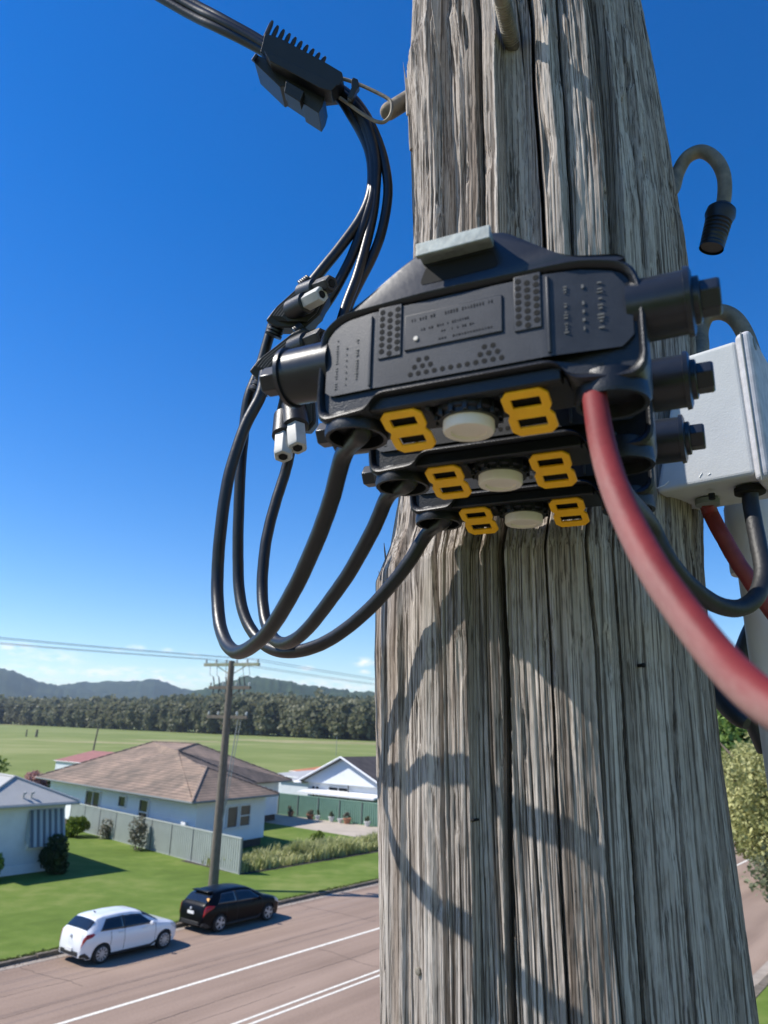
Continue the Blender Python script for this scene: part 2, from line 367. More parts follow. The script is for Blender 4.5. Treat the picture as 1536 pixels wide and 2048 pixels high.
def stripe_mat(name, c1, c2, axis_vec, period, sharp=(.45, .55), rough=.6, kind='SIN'):
    m = bpy.data.materials.new(name); m.use_nodes = True; nt = m.node_tree; N, L = nt.nodes, nt.links
    b = N['Principled BSDF']; b.inputs['Roughness'].default_value = rough
    tc = N.new('ShaderNodeTexCoord'); dt = N.new('ShaderNodeVectorMath'); dt.operation = 'DOT_PRODUCT'; dt.inputs[1].default_value = tuple(np.array(axis_vec)*1.0/period)
    L.new(tc.outputs['Object'], dt.inputs[0])
    fr = N.new('ShaderNodeMath'); fr.operation = 'FRACT'; L.new(dt.outputs['Value'], fr.inputs[0])
    cr = N.new('ShaderNodeValToRGB'); e = cr.color_ramp.elements; e[0].position = sharp[0]; e[1].position = sharp[1]; e[0].color = (*c1, 1); e[1].color = (*c2, 1)
    L.new(fr.outputs[0], cr.inputs['Fac']); L.new(cr.outputs[0], b.inputs['Base Color']); return m
M['awning'] = stripe_mat('striped awning', (.09, .12, .15), (.36, .42, .45), (ru[0], ru[1], 0), .34)
def tile_mat():
    m = bpy.data.materials.new('concrete roof tiles'); m.use_nodes = True; nt = m.node_tree; N, L = nt.nodes, nt.links
    b = N['Principled BSDF']; b.inputs['Roughness'].default_value = .9
    tc = N.new('ShaderNodeTexCoord'); sep = N.new('ShaderNodeSeparateXYZ'); L.new(tc.outputs['Object'], sep.inputs[0])
    mu = N.new('ShaderNodeMath'); mu.operation = 'MULTIPLY'; mu.inputs[1].default_value = 1/.125; L.new(sep.outputs['Z'], mu.inputs[0])
    fr = N.new('ShaderNodeMath'); fr.operation = 'FRACT'; L.new(mu.outputs[0], fr.inputs[0])
    nz = N.new('ShaderNodeTexNoise'); nz.inputs['Scale'].default_value = 1.1; nz.inputs['Detail'].default_value = 6; L.new(tc.outputs['Object'], nz.inputs['Vector'])
    n2 = N.new('ShaderNodeTexNoise'); n2.inputs['Scale'].default_value = .16; n2.inputs['Detail'].default_value = 2; L.new(tc.outputs['Object'], n2.inputs['Vector'])
    ad = N.new('ShaderNodeMath'); ad.operation = 'MULTIPLY_ADD'; ad.inputs[1].default_value = .5; L.new(n2.outputs['Fac'], ad.inputs[0])
    h = N.new('ShaderNodeMath'); h.operation = 'MULTIPLY'; h.inputs[1].default_value = .5; L.new(nz.outputs['Fac'], h.inputs[0]); L.new(h.outputs[0], ad.inputs[2])
    cr = N.new('ShaderNodeValToRGB'); e = cr.color_ramp.elements; e[0].position = .36; e[0].color = (.135, .105, .078, 1); e[1].position = .64; e[1].color = (.36, .25, .178, 1)
    L.new(ad.outputs[0], cr.inputs['Fac'])
    r2 = N.new('ShaderNodeValToRGB'); q = r2.color_ramp.elements; q[0].position = .0; q[0].color = (.28, .28, .28, 1); q[1].position = .42; q[1].color = (1, 1, 1, 1); L.new(fr.outputs[0], r2.inputs['Fac'])
    mx = N.new('ShaderNodeMix'); mx.data_type = 'RGBA'; mx.blend_type = 'MULTIPLY'; mx.inputs['Factor'].default_value = .8; L.new(cr.outputs[0], mx.inputs['A']); L.new(r2.outputs[0], mx.inputs['B'])
    L.new(mx.outputs['Result'], b.inputs['Base Color'])
    bp = N.new('ShaderNodeBump'); bp.inputs['Distance'].default_value = .04; L.new(fr.outputs[0], bp.inputs['Height']); L.new(bp.outputs[0], b.inputs['Normal'])
    return m
M['tiles'] = tile_mat()

# ------------------------------------------------------------------ ground, road, lawns
def strip(name, o0, o1, z, m, s0=-60, s1=420, kind='structure', div=1):
    b = MB(); b.add([so(s0, o0, z), so(s0, o1, z), so(s1, o1, z), so(s1, o0, z)], [(0, 1, 2, 3)])
    return tag(b.build(name, m, smooth=None), kind=kind)
def poly(name, pts, z, m, kind='structure'):
    b = MB(); b.add([so(s, o, z) for s, o in pts], [tuple(range(len(pts)))]); return tag(b.build(name, m, smooth=None), kind=kind)
g = MB(); g.add([(-5150, -850, -.03), (5150, -850, -.03), (5150, 8850, -.03), (-5150, 8850, -.03)], [(0, 1, 2, 3)])
tag(g.build('ground', M['field'], smooth=None), kind='structure')
strip('road', -27.2, -7.3, 0.0, M['asphalt'])
strip('gutter', -27.15, -26.75, 0.005, M['gutter'])
strip('gutter', -7.75, -7.25, 0.005, M['gutter'])
def kerb(o0, o1):
    b = MB()
    for i in range(96):
        s0 = -20 + i*2.4; j = [random.uniform(-.03, .03) for _ in range(2)]; h = .13 + random.uniform(-.02, .02)
        P = [so(s0, o0+j[0], -.02), so(s0, o1, -.02), so(s0, o1, h), so(s0, o0+j[0], h)]
        b.extr(P, so(s0+2.36, 0, 0)-so(s0, 0, 0))
    return tag(b.build('kerb', M['kerb'], smooth=None), kind='structure')
M['leaf_lawn'] = L_('lawn blades', (.075, .12, .018), (.22, .24, .07), scale=.3)
M['crack'] = mat('tar and cracks', (.07, .052, .042), .95, var=.3, scale=6)
M['litter'] = mat('leaf litter', (.20, .14, .09), .95, var=.5, scale=9)
def edge_grass():                        # ragged turf creeping over the kerb, and litter in the gutter
    n = 7000; s_ = rng.uniform(8, 70, n); o_ = -27.36 + rng.normal(0, .07, n)*(vnoise(s_*.8, s_*0, 3)+.3); P = np.array([so(a, b_, .13) for a, b_ in zip(s_, o_)])
    v, q = leaves(P, rng.uniform(.04, .10, n)); tag(np_mesh('grass', v, q, M['leaf_lawn']), kind='stuff')
    n = 1600; s_ = rng.uniform(8, 60, n); o_ = -27.05 + rng.gamma(1.2, .12, n); P = np.array([so(a, b_, .012) for a, b_ in zip(s_, o_)])
    v, q = leaves(P, rng.uniform(.012, .035, n)); v[:, 2] = np.clip(v[:, 2], .006, .03); tag(np_mesh('leaf_litter', v, q, M['litter']), kind='stuff')
def cracks():
    for o_, a, c, w in ((-24.4, 4, 44, .022), (-22.7, 12, 30, .018), (-19.2, 6, 40, .03), (-25.6, 20, 36, .016), (-18.4, 2, 20, .016)):
        n = int((c-a)/.35); V = []; x = o_
        for i in range(n+1): x += random.uniform(-.035, .035); ww = w*random.uniform(.3, 1); V += [so(a+(c-a)*i/n, x-ww/2, .004), so(a+(c-a)*i/n, x+ww/2, .004)]
        b = MB(); b.add(V, [(2*i, 2*i+1, 2*i+3, 2*i+2) for i in range(n)]); tag(b.build('road_crack', M['crack'], smooth=None), kind='structure')
    for s_, o0, o1 in ((15.2, -26.7, -23.5), (23.6, -21.0, -18), (28.4, -26.5, -22)):
        V = []; n = 14; x = s_
        for i in range(n+1): x += random.uniform(-.09, .09); V += [so(x-.01, o0+(o1-o0)*i/n, .0045), so(x+.01, o0+(o1-o0)*i/n, .0045)]
        b = MB(); b.add(V, [(2*i, 2*i+1, 2*i+3, 2*i+2) for i in range(n)]); tag(b.build('road_crack', M['crack'], smooth=None), kind='structure')
kerb(-27.35, -27.12); kerb(-7.28, -7.0)
strip('verge', -7.02, 30, .115, M['lawn'])
poly('bounce_sheet', [(-14, -6.3), (-14, 9), (20, 9), (20, -6.3)], .119, M['bounce_ground'])  # unseen ground sheet, added for neutral bounce light under the pole
poly('lawn', [(-60, -27.33), (-60, -110), (44, -110), (49, -70), (47.5, -40), (47, -27.33)], .115, M['lawn'])
poly('lawn', [(53, -27.33), (53, -49), (140, -49), (140, -27.33)], .115, M['lawn'])
poly('driveway', [(46.6, -27.33), (46.9, -36), (48.6, -56), (53.1, -56), (53.1, -27.33)], .119, M['drive'])
for nm, o, w in (('edge_line', -21.2, .15), ('centre_line', -17.72, .11), ('centre_line', -17.38, .11), ('edge_line', -14.25, .15)):
    strip(nm, o-w/2, o+w/2, .005, M['white_paint'])

# soft ripples of the far paddock: long-grass patches
def paddock_patch(px, py, w, l):
    c = atg(px, py); b = MB(); n = 20
    d = np.array([-c[1], c[0], 0])/np.hypot(c[0], c[1]); e = np.array([c[0], c[1], 0])/np.hypot(c[0], c[1])
    P = [c*np.array([1, 1, 0]) + d*math.cos(2*math.pi*i/n)*w*random.uniform(.7, 1.2) + e*math.sin(2*math.pi*i/n)*l*random.uniform(.7, 1.2) + np.array([0, 0, -.015]) for i in range(n)]
    b.add(P, [tuple(range(n))]); return tag(b.build('dry_grass', M['drygrass'], smooth=None), kind='structure')
M['drygrass'] = ground_mat('dry pasture', [(.20, .20, .075), (.30, .28, .13), (.36, .32, .16)], .02, .1, 1.5)
paddock_patch(260, 1486, 30, 12); paddock_patch(640, 1484, 50, 40); paddock_patch(370, 1482, 25, 20); paddock_patch(120, 1452, 120, 40)

# ------------------------------------------------------------------ hills and forest
def hill(D, prof, m, name='hills', rough=10, seed=1):
    xs = np.arange(prof[0][0], prof[-1][0]+1, 3.0); ys = np.interp(xs, [p[0] for p in prof], [p[1] for p in prof])
    ys = np.convolve(np.pad(ys, 4, mode='edge'), np.ones(9)/9, 'valid')
    top = []
    for x, y in zip(xs, ys):
        p = ath(x, y, D); top.append(p)
    top = np.array(top); n = len(top); V = []; rows = 16
    for j in range(rows):
        t = j/(rows-1)*2-1
        for i in range(n):
            d = top[i]-CAM; d = d/np.hypot(d[0], d[1]); r_ = 900*t; h = top[i][2]*math.cos(t*math.pi/2)**.8 if abs(t) < 1 else -1
            nz = (vnoise(np.array([i*.35+seed]), np.array([j*1.3]))[0]-.5)*rough*2*(1-abs(t))
            V.append((top[i][0]+d[0]*r_, top[i][1]+d[1]*r_, h+nz))
    Q = [(j*n+i, j*n+i+1, (j+1)*n+i+1, (j+1)*n+i) for j in range(rows-1) for i in range(n-1)]
    o = np_mesh(name, V, Q, m, smooth=None); return tag(o, kind='structure')
M['hill'] = ground_mat('wooded hills', [(.014, .030, .022), (.026, .046, .030), (.05, .07, .04)], .006, .03, .15, bump=3)
M['hillgreen'] = ground_mat('wooded hill nearer', [(.018, .036, .018), (.032, .054, .024), (.06, .085, .035)], .008, .04, .2, bump=3)
hill(4200, [(-300, 1370), (-120, 1350), (-30, 1338), (20, 1340), (45, 1352), (70, 1364), (90, 1368), (110, 1372), (170, 1380), (260, 1395), (330, 1420)], M['hill'], seed=3)
hill(4600, [(60, 1400), (115, 1374), (150, 1366), (200, 1364), (250, 1363), (300, 1359), (325, 1362), (350, 1374), (370, 1381), (420, 1385), (470, 1400), (520, 1430)], M['hill'], seed=9)
hill(2600, [(300, 1430), (380, 1390), (420, 1378), (460, 1362), (500, 1357), (540, 1358), (570, 1366), (620, 1375), (680, 1383), (760, 1390), (900, 1396), (1200, 1408), (1500, 1425), (1800, 1440), (2200, 1450)], M['hillgreen'], seed=5)

def leaves(centers, sizes, rnd=1.0, aspect=1.0):
    n = len(centers); C = np.asarray(centers, float); S = np.asarray(sizes, float).reshape(-1, 1)
    a = rng.normal(size=(n, 3)); a /= np.linalg.norm(a, axis=1)[:, None]; b = rng.normal(size=(n, 3)); b -= a*(a*b).sum(1)[:, None]; b /= np.linalg.norm(b, axis=1)[:, None]
    V = np.stack([C-a*S, C-b*S*.55*aspect+a*S*.1, C+a*S, C+b*S*.55*aspect+a*S*.1], 1).reshape(-1, 3)
    return V, np.arange(4*n).reshape(n, 4)
def crown(c, r, n, size, lobes=9, seed=None):
    # leaf clumps spread through several overlapping lobes, denser near the lobes' shells
    c = np.array(c, float); r = np.array(r, float); L1 = rng.normal(size=(lobes, 3)); L1 /= np.linalg.norm(L1, axis=1)[:, None]
    L1 = c + L1*r*rng.uniform(.35, .75, (lobes, 1)); R1 = rng.uniform(.32, .55, (lobes, 1))*r
    k = rng.integers(0, lobes, n); d = rng.normal(size=(n, 3)); d /= np.linalg.norm(d, axis=1)[:, None]
    P = L1[k] + d*R1[k]*rng.uniform(.55, 1.05, (n, 1))
    return P, rng.uniform(.6, 1.4, n)*size

def forest():
    V, Q, nb = [], [], 0
    for i in range(760):
        f_ = rng.uniform(0, 1); px = -60 + 900*f_ + rng.normal()*5
        depth_row = (i % 4)
        base = np.interp(px, [0, 380, 757], [1448, 1466, 1483])
        p = atg(px, base); hd = math.hypot(p[0], p[1]) + depth_row*28 + rng.uniform(0, 25)
        d = ray(px, base); d = d/np.hypot(d[0], d[1]); x, y = d[0]*hd, d[1]*hd
        top = np.interp(px, [0, 200, 380, 500, 620, 757], [1394, 1397, 1392, 1388, 1393, 1394]) + rng.normal()*3 + (8 if depth_row == 0 else 0)
        ht = ath(px, top, hd)[2]; w = rng.uniform(.24, .38)*ht
        P, S = crown((x, y, ht*.50), (w, w, ht*.47), 400, ht*.062, lobes=13)
        a, q = leaves(P, S, aspect=1.4); V.append(a); Q.append(q+nb); nb += len(a)
    return tag(np_mesh('forest', np.concatenate(V), np.concatenate(Q), M['leaf_forest']), kind='stuff')
forest()

edge_grass(); cracks()
def bush(name, loc, r, n, size, m, label, cat='bush', group=None, stem=True, lobes=8, zoff=None):
    t = thing(name, label, cat, loc, group=group)
    loc = np.array(loc, float); zc = r[2]*.78 if zoff is None else zoff
    P, S = crown(loc + np.array([0, 0, zc]), r, n, size, lobes)
    P[:, 2] = np.maximum(P[:, 2], loc[2]+.03)
    a, q = leaves(P, S); np_mesh('foliage', a, q, m, t)
    b = MB()
    for k in range(4):
        an = rng.uniform(0, 6.28); b.tube([loc + np.array([.05*math.cos(an), .05*math.sin(an), -.05]), loc + np.array([r[0]*.3*math.cos(an), r[1]*.3*math.sin(an), zc*.8]), loc + np.array([r[0]*.55*math.cos(an), r[1]*.55*math.sin(an), zc*1.3])], [.04, .025, .01], 6)
    b.build('stem', M['bark'], t)
    return t
def tree(name, loc, h, trunk_h, r, n, size, m, label, group=None, lobes=12, droop=0):
    t = thing(name, label, 'tree', loc, group=group); loc = np.array(loc, float)
    zc = trunk_h + (h-trunk_h)*.5; P, S = crown(loc + np.array([0, 0, zc]), (r, r, (h-trunk_h)*.55), n, size, lobes)
    if droop: P[:, 2] -= droop*(np.hypot(P[:, 0]-loc[0], P[:, 1]-loc[1])/r)**2
    a, q = leaves(P, S); np_mesh('crown', a, q, m, t)
    b = MB(); b.tube([loc + np.array([0, 0, -.1]), loc + np.array([.08*r, 0, trunk_h*.6]), loc + np.array([0, .05*r, zc])], [h*.028, h*.02, h*.008], 10)
    for k in range(7):
        an = k*2.4; b.tube([loc + np.array([0, 0, trunk_h*.85 + k*.06*h]), loc + np.array([r*.45*math.cos(an), r*.45*math.sin(an), zc*.95 + k*.03*h]), loc + np.array([r*.75*math.cos(an), r*.75*math.sin(an), zc*1.05 + k*.03*h])], [h*.011, h*.006, h*.002], 6)
    b.build('trunk', M['bark'], t); return t

# right side of the road
def rs(px, py, hd):
    p = ath(px, py, hd); return p
pt = ath(1530, 1600, 30); tree('shrubby_tree', (pt[0], pt[1], .11), 8.1, 4.1, 2.9, 28000, .075, M['leaf_olive'], 'olive brown tree overhanging the road behind the grey conduit', lobes=16, droop=.5)
pt = ath(1500, 1500, 52); tree('leafy_tree', (pt[0], pt[1], .11), 9.9, 2.2, 4.6, 16000, .2, M['leaf_green'], 'bright green leafy tree further up the road behind the brown one', lobes=16)
pt = ath(1440, 1480, 95); tree('distant_tree', (pt[0], pt[1], .11), 10.8, 2.0, 5.0, 4200, .45, M['leaf_dark'], 'dark green tree farthest up the road at the edge of the timber pole', lobes=14)
pt = ath(1575, 1480, 85); tree('distant_tree', (pt[0], pt[1], .11), 11.5, 2.0, 6.5, 4200, .45, M['leaf_dark'], 'tall dark tree behind the grey conduit up the road', lobes=14)
pt = ath(1535, 1650, 27); 
tree('small_tree', (pt[0]+1.2, pt[1]+.4, .11), 5.4, 3.2, 1.7, 6000, .08, M['leaf_grey'], 'small grey green tree with hanging leaves over the road edge', lobes=12, droop=.6)

# ------------------------------------------------------------------ houses
def prism(b, base, top):      # base, top: lists of 3-D points in matching order
    n = len(base); b.add(list(base)+list(top), [tuple(range(n))[::-1], tuple(range(n, 2*n))] + [(i, (i+1) % n, n+(i+1) % n, n+i) for i in range(n)])
def walls(b, pts, z0, z1): prism(b, [so(s, o, z0) for s, o in pts], [so(s, o, z1) for s, o in pts])
def plate(b, pts, th=.12):    # roof plane with thickness downwards
    P = [np.array(p, float) for p in pts]; b.extr(P, (0, 0, -th))
VP = np.array([.124, -.992])
def wall_frame(p0, p1):       # wall from p0 to p1 in the road frame -> functions of (along m, height)
    a = np.array(p0, float); b_ = np.array(p1, float); L = np.linalg.norm(b_-a); e = (b_-a)/L
    A = so(*a); e3 = so(*(a+e))-A; nn = np.cross(e3, [0, 0, 1.0])
    return A, e3, nn/np.linalg.norm(nn), L
def window(parent, p0, p1, x0, x1, z0, z1, out=1, sash='mid', gm='glass', name='window'):
    A, e, nn, L = wall_frame(p0, p1); nn = nn*out
    fr = (e, nn, np.array([0, 0, 1.0])); c = A + e*(x0+x1)/2 + np.array([0, 0, (z0+z1)/2]); w, h = (x1-x0)/2, (z1-z0)/2
    f = MB(); t = .06
    f.box(c + e*(w-t/2) + nn*.05, (t/2, .06, h), fr); f.box(c - e*(w-t/2) + nn*.05, (t/2, .06, h), fr)
    f.box(c + np.array([0, 0, h-t/2]) + nn*.05, (w-t, .06, t/2), fr); f.box(c - np.array([0, 0, h-t/2]) + nn*.06, (w+.04, .09, t/2), fr)
    if sash == 'mid': f.box(c + nn*.05, (w-t, .045, t/2), fr)
    if sash == 'vert': f.box(c + nn*.05, (t/2, .045, h-t), fr)
    o = f.build(name, M['frame'], parent, smooth=None)
    g_ = MB(); g_.box(c + nn*.02, (w-t*.5, .012, h-t*.5), fr); g_.build('pane', M[gm], o, smooth=None)
    return o

def white_house():
    t = thing('weatherboard_house', 'white weatherboard house with large brown tiled roof behind the grey fence', 'house', so(36, -45))
    P0, P1 = (32.3, -39.2), (39.2, -40.3); P2, P3 = (40.2, -48.3), (49.9, -49.8); P4, P5 = (52.0, -63.5), (35.0, -61.0)
    b = MB(); walls(b, [P0, P1, P2, P3, P4, P5][::-1], .62, 3.42); b.build('wall', M['wall_boards'], t, smooth=None)
    b = MB(); q = .97
    ins = [(32.32, -39.35), (39.08, -40.43), (40.05, -48.4), (49.8, -49.95), (51.9, -63.4), (35.0, -60.9)]
    walls(b, ins[::-1], .0, .619); b.build('base_wall', M['brickbase'], t, smooth=None)
    z = 3.45; E = [(31.2, -38.3), (39.7, -39.5), (40.7, -47.5), (50.4, -48.7), (52.6, -64), (34.0, -61.6)]
    e = [so(s, o, z) for s, o in E]; A1 = so(36.0, -43.0, 5.05); A2 = so(39.6, -51.0, 5.85); R1 = so(44.3, -54.5, 6.25); R0 = so(43.0, -59.0, 6.25)
    K = so(38.2, -51.5, 5.10)
    b = MB()
    plate(b, [e[0], e[1], A1])                                   # front hip
    plate(b, [e[1], e[2], so(39.4, -49.6, 5.08), A1])            # projection right
    plate(b, [e[0], A1, so(39.4, -49.6, 5.08), A2, R1, R0, e[5]])  # long left plane
    plate(b, [e[2], so(45.5, -48.0, z), A2, so(39.4, -49.6, 5.08)])
    plate(b, [so(45.5, -48.0, z), e[3], R1, A2])
    plate(b, [e[3], e[4], R0, R1]); plate(b, [e[4], e[5], R0])
    r_ = b.build('roof', M['tiles'], t, smooth=None)
    b = MB()
    for p, q_ in ((e[0], A1), (e[1], A1), (A1, so(39.4, -49.6, 5.08)), (so(45.5, -48.0, z), A2), (A2, so(39.4, -49.6, 5.08)), (e[3], R1), (R1, R0), (R1, A2), (R0, e[5])):
        p = np.array(p); q_ = np.array(q_); n = 14
        for k in range(n):
            a_ = p+(q_-p)*k/n; c_ = p+(q_-p)*(k+.94)/n; b.tube([a_+np.array([0, 0, .02]), c_+np.array([0, 0, .05])], [.05, .065], 8)
    b.build('ridge_capping', M['ridge'], r_)
    b = MB()
    for i in range(6): b.tube([e[i]+np.array([0, 0, -.08]), e[(i+1) % 6]+np.array([0, 0, -.08])], .06, 8)
    b.build('eave_gutter', M['fencepost'], t)
    b = MB(); A, e3, nn, L = wall_frame(P0, P5)
    b.tube([A + e3*.35 + nn*-.0 + np.array([0, 0, .2]) , A + e3*.35 + np.array([0, 0, 3.4])], .045, 8); 
    window(t, P5, P0, 6.75, 9.1, 1.75, 2.95, 1, 'vert'); window(t, P5, P0, 11.95, 13.05, 2.2, 2.95, 1, 'none'); window(t, P5, P0, 14.95, 16.2, 1.35, 2.95, 1, 'mid')
    window(t, P0, P1, 1.75, 2.35, 1.35, 2.75, 1, 'none', 'blind'); window(t, P0, P1, 2.85, 3.98, 1.5, 2.85, 1, 'none', 'blind'); window(t, P0, P1, 4.15, 5.3, 1.5, 2.85, 1, 'mid', 'blind')
    b = MB(); A, e3, nn, L = wall_frame(P5, P0); b.box(A + e3*(L-1.05) + nn*.12 + np.array([0, 0, 1.75]), (.26, .1, .32), (e3, nn, np.array([0, 0, 1.0]))); b.build('meter_box', M['frame'], t, smooth=None, bevel=.02)
    # dark steps in the shade of the inner corner
    b = MB(); c = so(42.5, -47.0, .35)
    b.box(c, (1.0, .7, .35), (np.array([*ru, 0]), np.array([*rn, 0]), np.array([0, 0, 1.]))); b.box(so(44.2, -47.0, .2), (.65, .7, .2), (np.array([*ru, 0]), np.array([*rn, 0]), np.array([0, 0, 1.])))
    b.build('porch_steps', M['brickbase'], t, smooth=None)
M['ridge'] = mat('ridge tile', (.22, .165, .135), .9, var=.4, scale=4)
def boards(name, col, period):
    m = mat(name, col, .6, var=.03, scale=1.5); nt = m.node_tree; N, L = nt.nodes, nt.links; b = N['Principled BSDF']
    tc = N.new('ShaderNodeTexCoord'); sp = N.new('ShaderNodeSeparateXYZ'); L.new(tc.outputs['Object'], sp.inputs[0])
    mu = N.new('ShaderNodeMath'); mu.operation = 'MULTIPLY'; mu.inputs[1].default_value = 1/period; L.new(sp.outputs['Z'], mu.inputs[0])
    fr = N.new('ShaderNodeMath'); fr.operation = 'FRACT'; L.new(mu.outputs[0], fr.inputs[0])
    bp = N.new('ShaderNodeBump'); bp.inputs['Distance'].default_value = .02; bp.invert = True; L.new(fr.outputs[0], bp.inputs['Height']); L.new(bp.outputs[0], b.inputs['Normal']); return m
M['wall_boards'] = boards('painted weatherboards', (.74, .77, .79), .17)
white_house()

def left_house():
    t = thing('metal_roof_house', 'pale house with grey metal hip roof and striped awning beside the lawn', 'house', so(22, -45))
    b = MB(); W_ = [(19.9, -41.25), (24.75, -41.25), (26.2, -53), (4, -53), (4, -46), (19.9, -46)]
    walls(b, W_[::-1], .0, 3.55); b.build('wall', M['wall_grey'], t, smooth=None)
    z = 3.62; E0, E1, E2, E3 = so(19.4, -40.7, z), so(25.2, -40.7, z), so(26.8, -53.6, z), so(19.4, -53.6, z)
    A = so(22.35, -42.7, 4.85); B = so(23.3, -52, 4.85); b = MB()
    plate(b, [E0, E1, A], .1); plate(b, [E1, E2, B, A], .1); plate(b, [E2, E3, B], .1); plate(b, [E3, E0, A, B], .1)
    plate(b, [so(3.4, -45.4, z), so(20.6, -45.4, z), so(21.6, -49, 4.80), so(7, -49.5, 4.80)], .1); plate(b, [so(3.4, -53.6, z), so(3.4, -45.4, z), so(7, -49.5, 4.80)], .1)
    plate(b, [so(21, -53.6, z), so(3.4, -53.6, z), so(7, -49.5, 4.80), so(21.6, -49, 4.80)], .1)
    r_ = b.build('roof', M['roofsheet'], t, smooth=None)
    b = MB()
    for p, q in ((E0, A), (E1, A), (A, B)): b.tube([np.array(p)+[0, 0, .02], np.array(q)+[0, 0, .03]], .07, 8)
    b.build('ridge_capping', M['metalroof'], r_)
    b = MB(); fp = [so(23.0, -40.62, z+.16)]; c = so(22.4, -41.15, 3.95)
    for k in (-.22, .22): b.tube([c+np.array([*ru*k, -.1]), c+np.array([*ru*k, .18])], .05, 8); b.tube([c+np.array([*ru*k, .16]), c+np.array([*ru*(k+.12), .22])], .07, 8); b.build('roof_vent', M['metalroof'], r_); b = MB()
    b = MB()
    for p, q in ((E0, E1), (E1, E2)): b.tube([np.array(p)+[0, 0, -.1], np.array(q)+[0, 0, -.1]], .07, 8)
    b.build('eave_gutter', M['metalroof'], t)
    b = MB(); walls(b, [(19.9, -41.22), (24.72, -41.22), (24.72, -41.35), (19.9, -41.35)][::-1], 0, .55); b.build('base_wall', M['wall_white'], t, smooth=None)
    P0, P1 = (19.9, -41.25), (24.75, -41.25); w = window(t, P0, P1, 2.9, 4.6, 1.3, 3.0, 1, 'vert')
    # corrugated awning hood with vertical ribs, hung in front of the window
    A_, e, nn, L = wall_frame(P0, P1); b = MB(); n = 44; x0, x1 = 2.75, 4.75; rows = []
    for (dz, dn) in ((3.25, .10), (1.45, .62)):
        rows.append([A_ + e*(x0+(x1-x0)*i/n) + nn*(dn + .025*math.cos(i*math.pi/2)) + np.array([0, 0, dz]) for i in range(n+1)])
    b.loft(rows, closed=False, caps=False)
    for x in (x0, x1): b.add([A_+e*x+nn*.06+np.array([0, 0, 3.25]), A_+e*x+nn*.62+np.array([0, 0, 1.45]), A_+e*x+nn*.06+np.array([0, 0, 1.75])], [(0, 1, 2)])
    o = b.build('awning', M['awning'], t, smooth=None, recalc=False); md = o.modifiers.new('solid', 'SOLIDIFY'); md.thickness = .012
    return t
def seam_mat(name, col, axis, period):
    m = mat(name, col, .75, metal=0, var=.08, scale=.8, spec=.25); nt = m.node_tree; N, L = nt.nodes, nt.links; b = N['Principled BSDF']
    tc = N.new('ShaderNodeTexCoord'); dt = N.new('ShaderNodeVectorMath'); dt.operation = 'DOT_PRODUCT'; dt.inputs[1].default_value = tuple(np.array(axis)/period*6.283); L.new(tc.outputs['Object'], dt.inputs[0])
    sn = N.new('ShaderNodeMath'); sn.operation = 'SINE'; L.new(dt.outputs['Value'], sn.inputs[0])
    bp = N.new('ShaderNodeBump'); bp.inputs['Distance'].default_value = period*.005; L.new(sn.outputs[0], bp.inputs['Height']); L.new(bp.outputs[0], b.inputs['Normal']); return m
M['roofsheet'] = seam_mat('ribbed steel roof', (.40, .395, .375), (ru[0], ru[1], 0), .25)
left_house()

def gable_house():
    t = thing('gabled_house', 'white gabled house with dark roof behind the green fence', 'house', so(60, -47))
    a0, a1 = (55.4, -51.4), (55.4, -42.2); b = MB(); walls(b, [a0, a1, (72, -42.2), (72, -51.4)][::-1], 0, 3.0)
    # gable triangle
    b.build('wall', M['wall_white'], t, smooth=None)
    b = MB(); b.extr([so(55.0, -51.8, 3.0), so(55.0, -41.8, 3.0), so(55.0, -46.8, 5.25)], so(55.25, 0)-so(55.0, 0)); b.build('gable', M['wall_boards'], t, smooth=None)
    b = MB(); plate(b, [so(54.6, -52.3, 2.92), so(72.5, -52.3, 2.92), so(72.5, -46.8, 5.42), so(54.6, -46.8, 5.42)], .12); plate(b, [so(54.6, -46.8, 5.421), so(72.5, -46.8, 5.421), so(72.5, -41.3, 2.92), so(54.6, -41.3, 2.92)], .12)
    b.build('roof', M['darkroof'], t, smooth=None)
    b = MB()
    for p, q in ((so(54.55, -52.4, 2.86), so(54.55, -46.8, 5.38)), (so(54.55, -46.8, 5.38), so(54.55, -41.2, 2.86))): b.tube([p, q], .09, 4)
    b.tube([so(54.5, -52.3, 2.9), so(54.5, -51.5, 2.95)], .12, 6); b.build('bargeboard', M['frame'], t, smooth=None)
    for x0, x1, z0, z1 in ((.5, 1.5, 1.7, 2.7), (2.6, 5.0, 1.75, 2.75)): window(t, a0, a1, x0, x1, z0, z1, 1, 'vert')
    b = MB(); b.tube([so(55.1, -46.2, .1), so(55.1, -46.2, 3.0)], .05, 8); b.build('downpipe', M['wire'], t)
    # low pale annex roof against the fence
    b = MB(); plate(b, [so(53.75, -51.2, 2.22), so(55.35, -51.2, 2.42), so(55.35, -42.2, 2.42), so(53.75, -42.2, 2.22)], .15); b.build('annex_roof', M['frame'], t, smooth=None)
    return t
gable_house()
def shed(name, label, s0, s1, o0, o1, h, m, wm='wall_grey', slope=.35):
    t = thing(name, label, 'shed', so((s0+s1)/2, (o0+o1)/2)); b = MB(); walls(b, [(s0+.2, o0+.2), (s0+.2, o1-.2), (s1-.2, o1-.2), (s1-.2, o0+.2)], 0, h); b.build('wall', M[wm], t, smooth=None)
    b = MB(); plate(b, [so(s0, o0, h+.13), so(s0, o1, h+.13), so(s1, o1, h+.13+slope), so(s1, o0, h+.13+slope)], .12); b.build('roof', M[m], t, smooth=None)
    b = MB(); b.tube([so(s0, o0, h+.05), so(s0, o1, h+.05)], .06, 6); b.build('eave_gutter', M['frame'], t); return t
shed('red_roof_shed', 'low shed with faded red roof behind the brown tiled house', 62, 68, -108, -88, 2.1, 'redroof', slope=1.3)
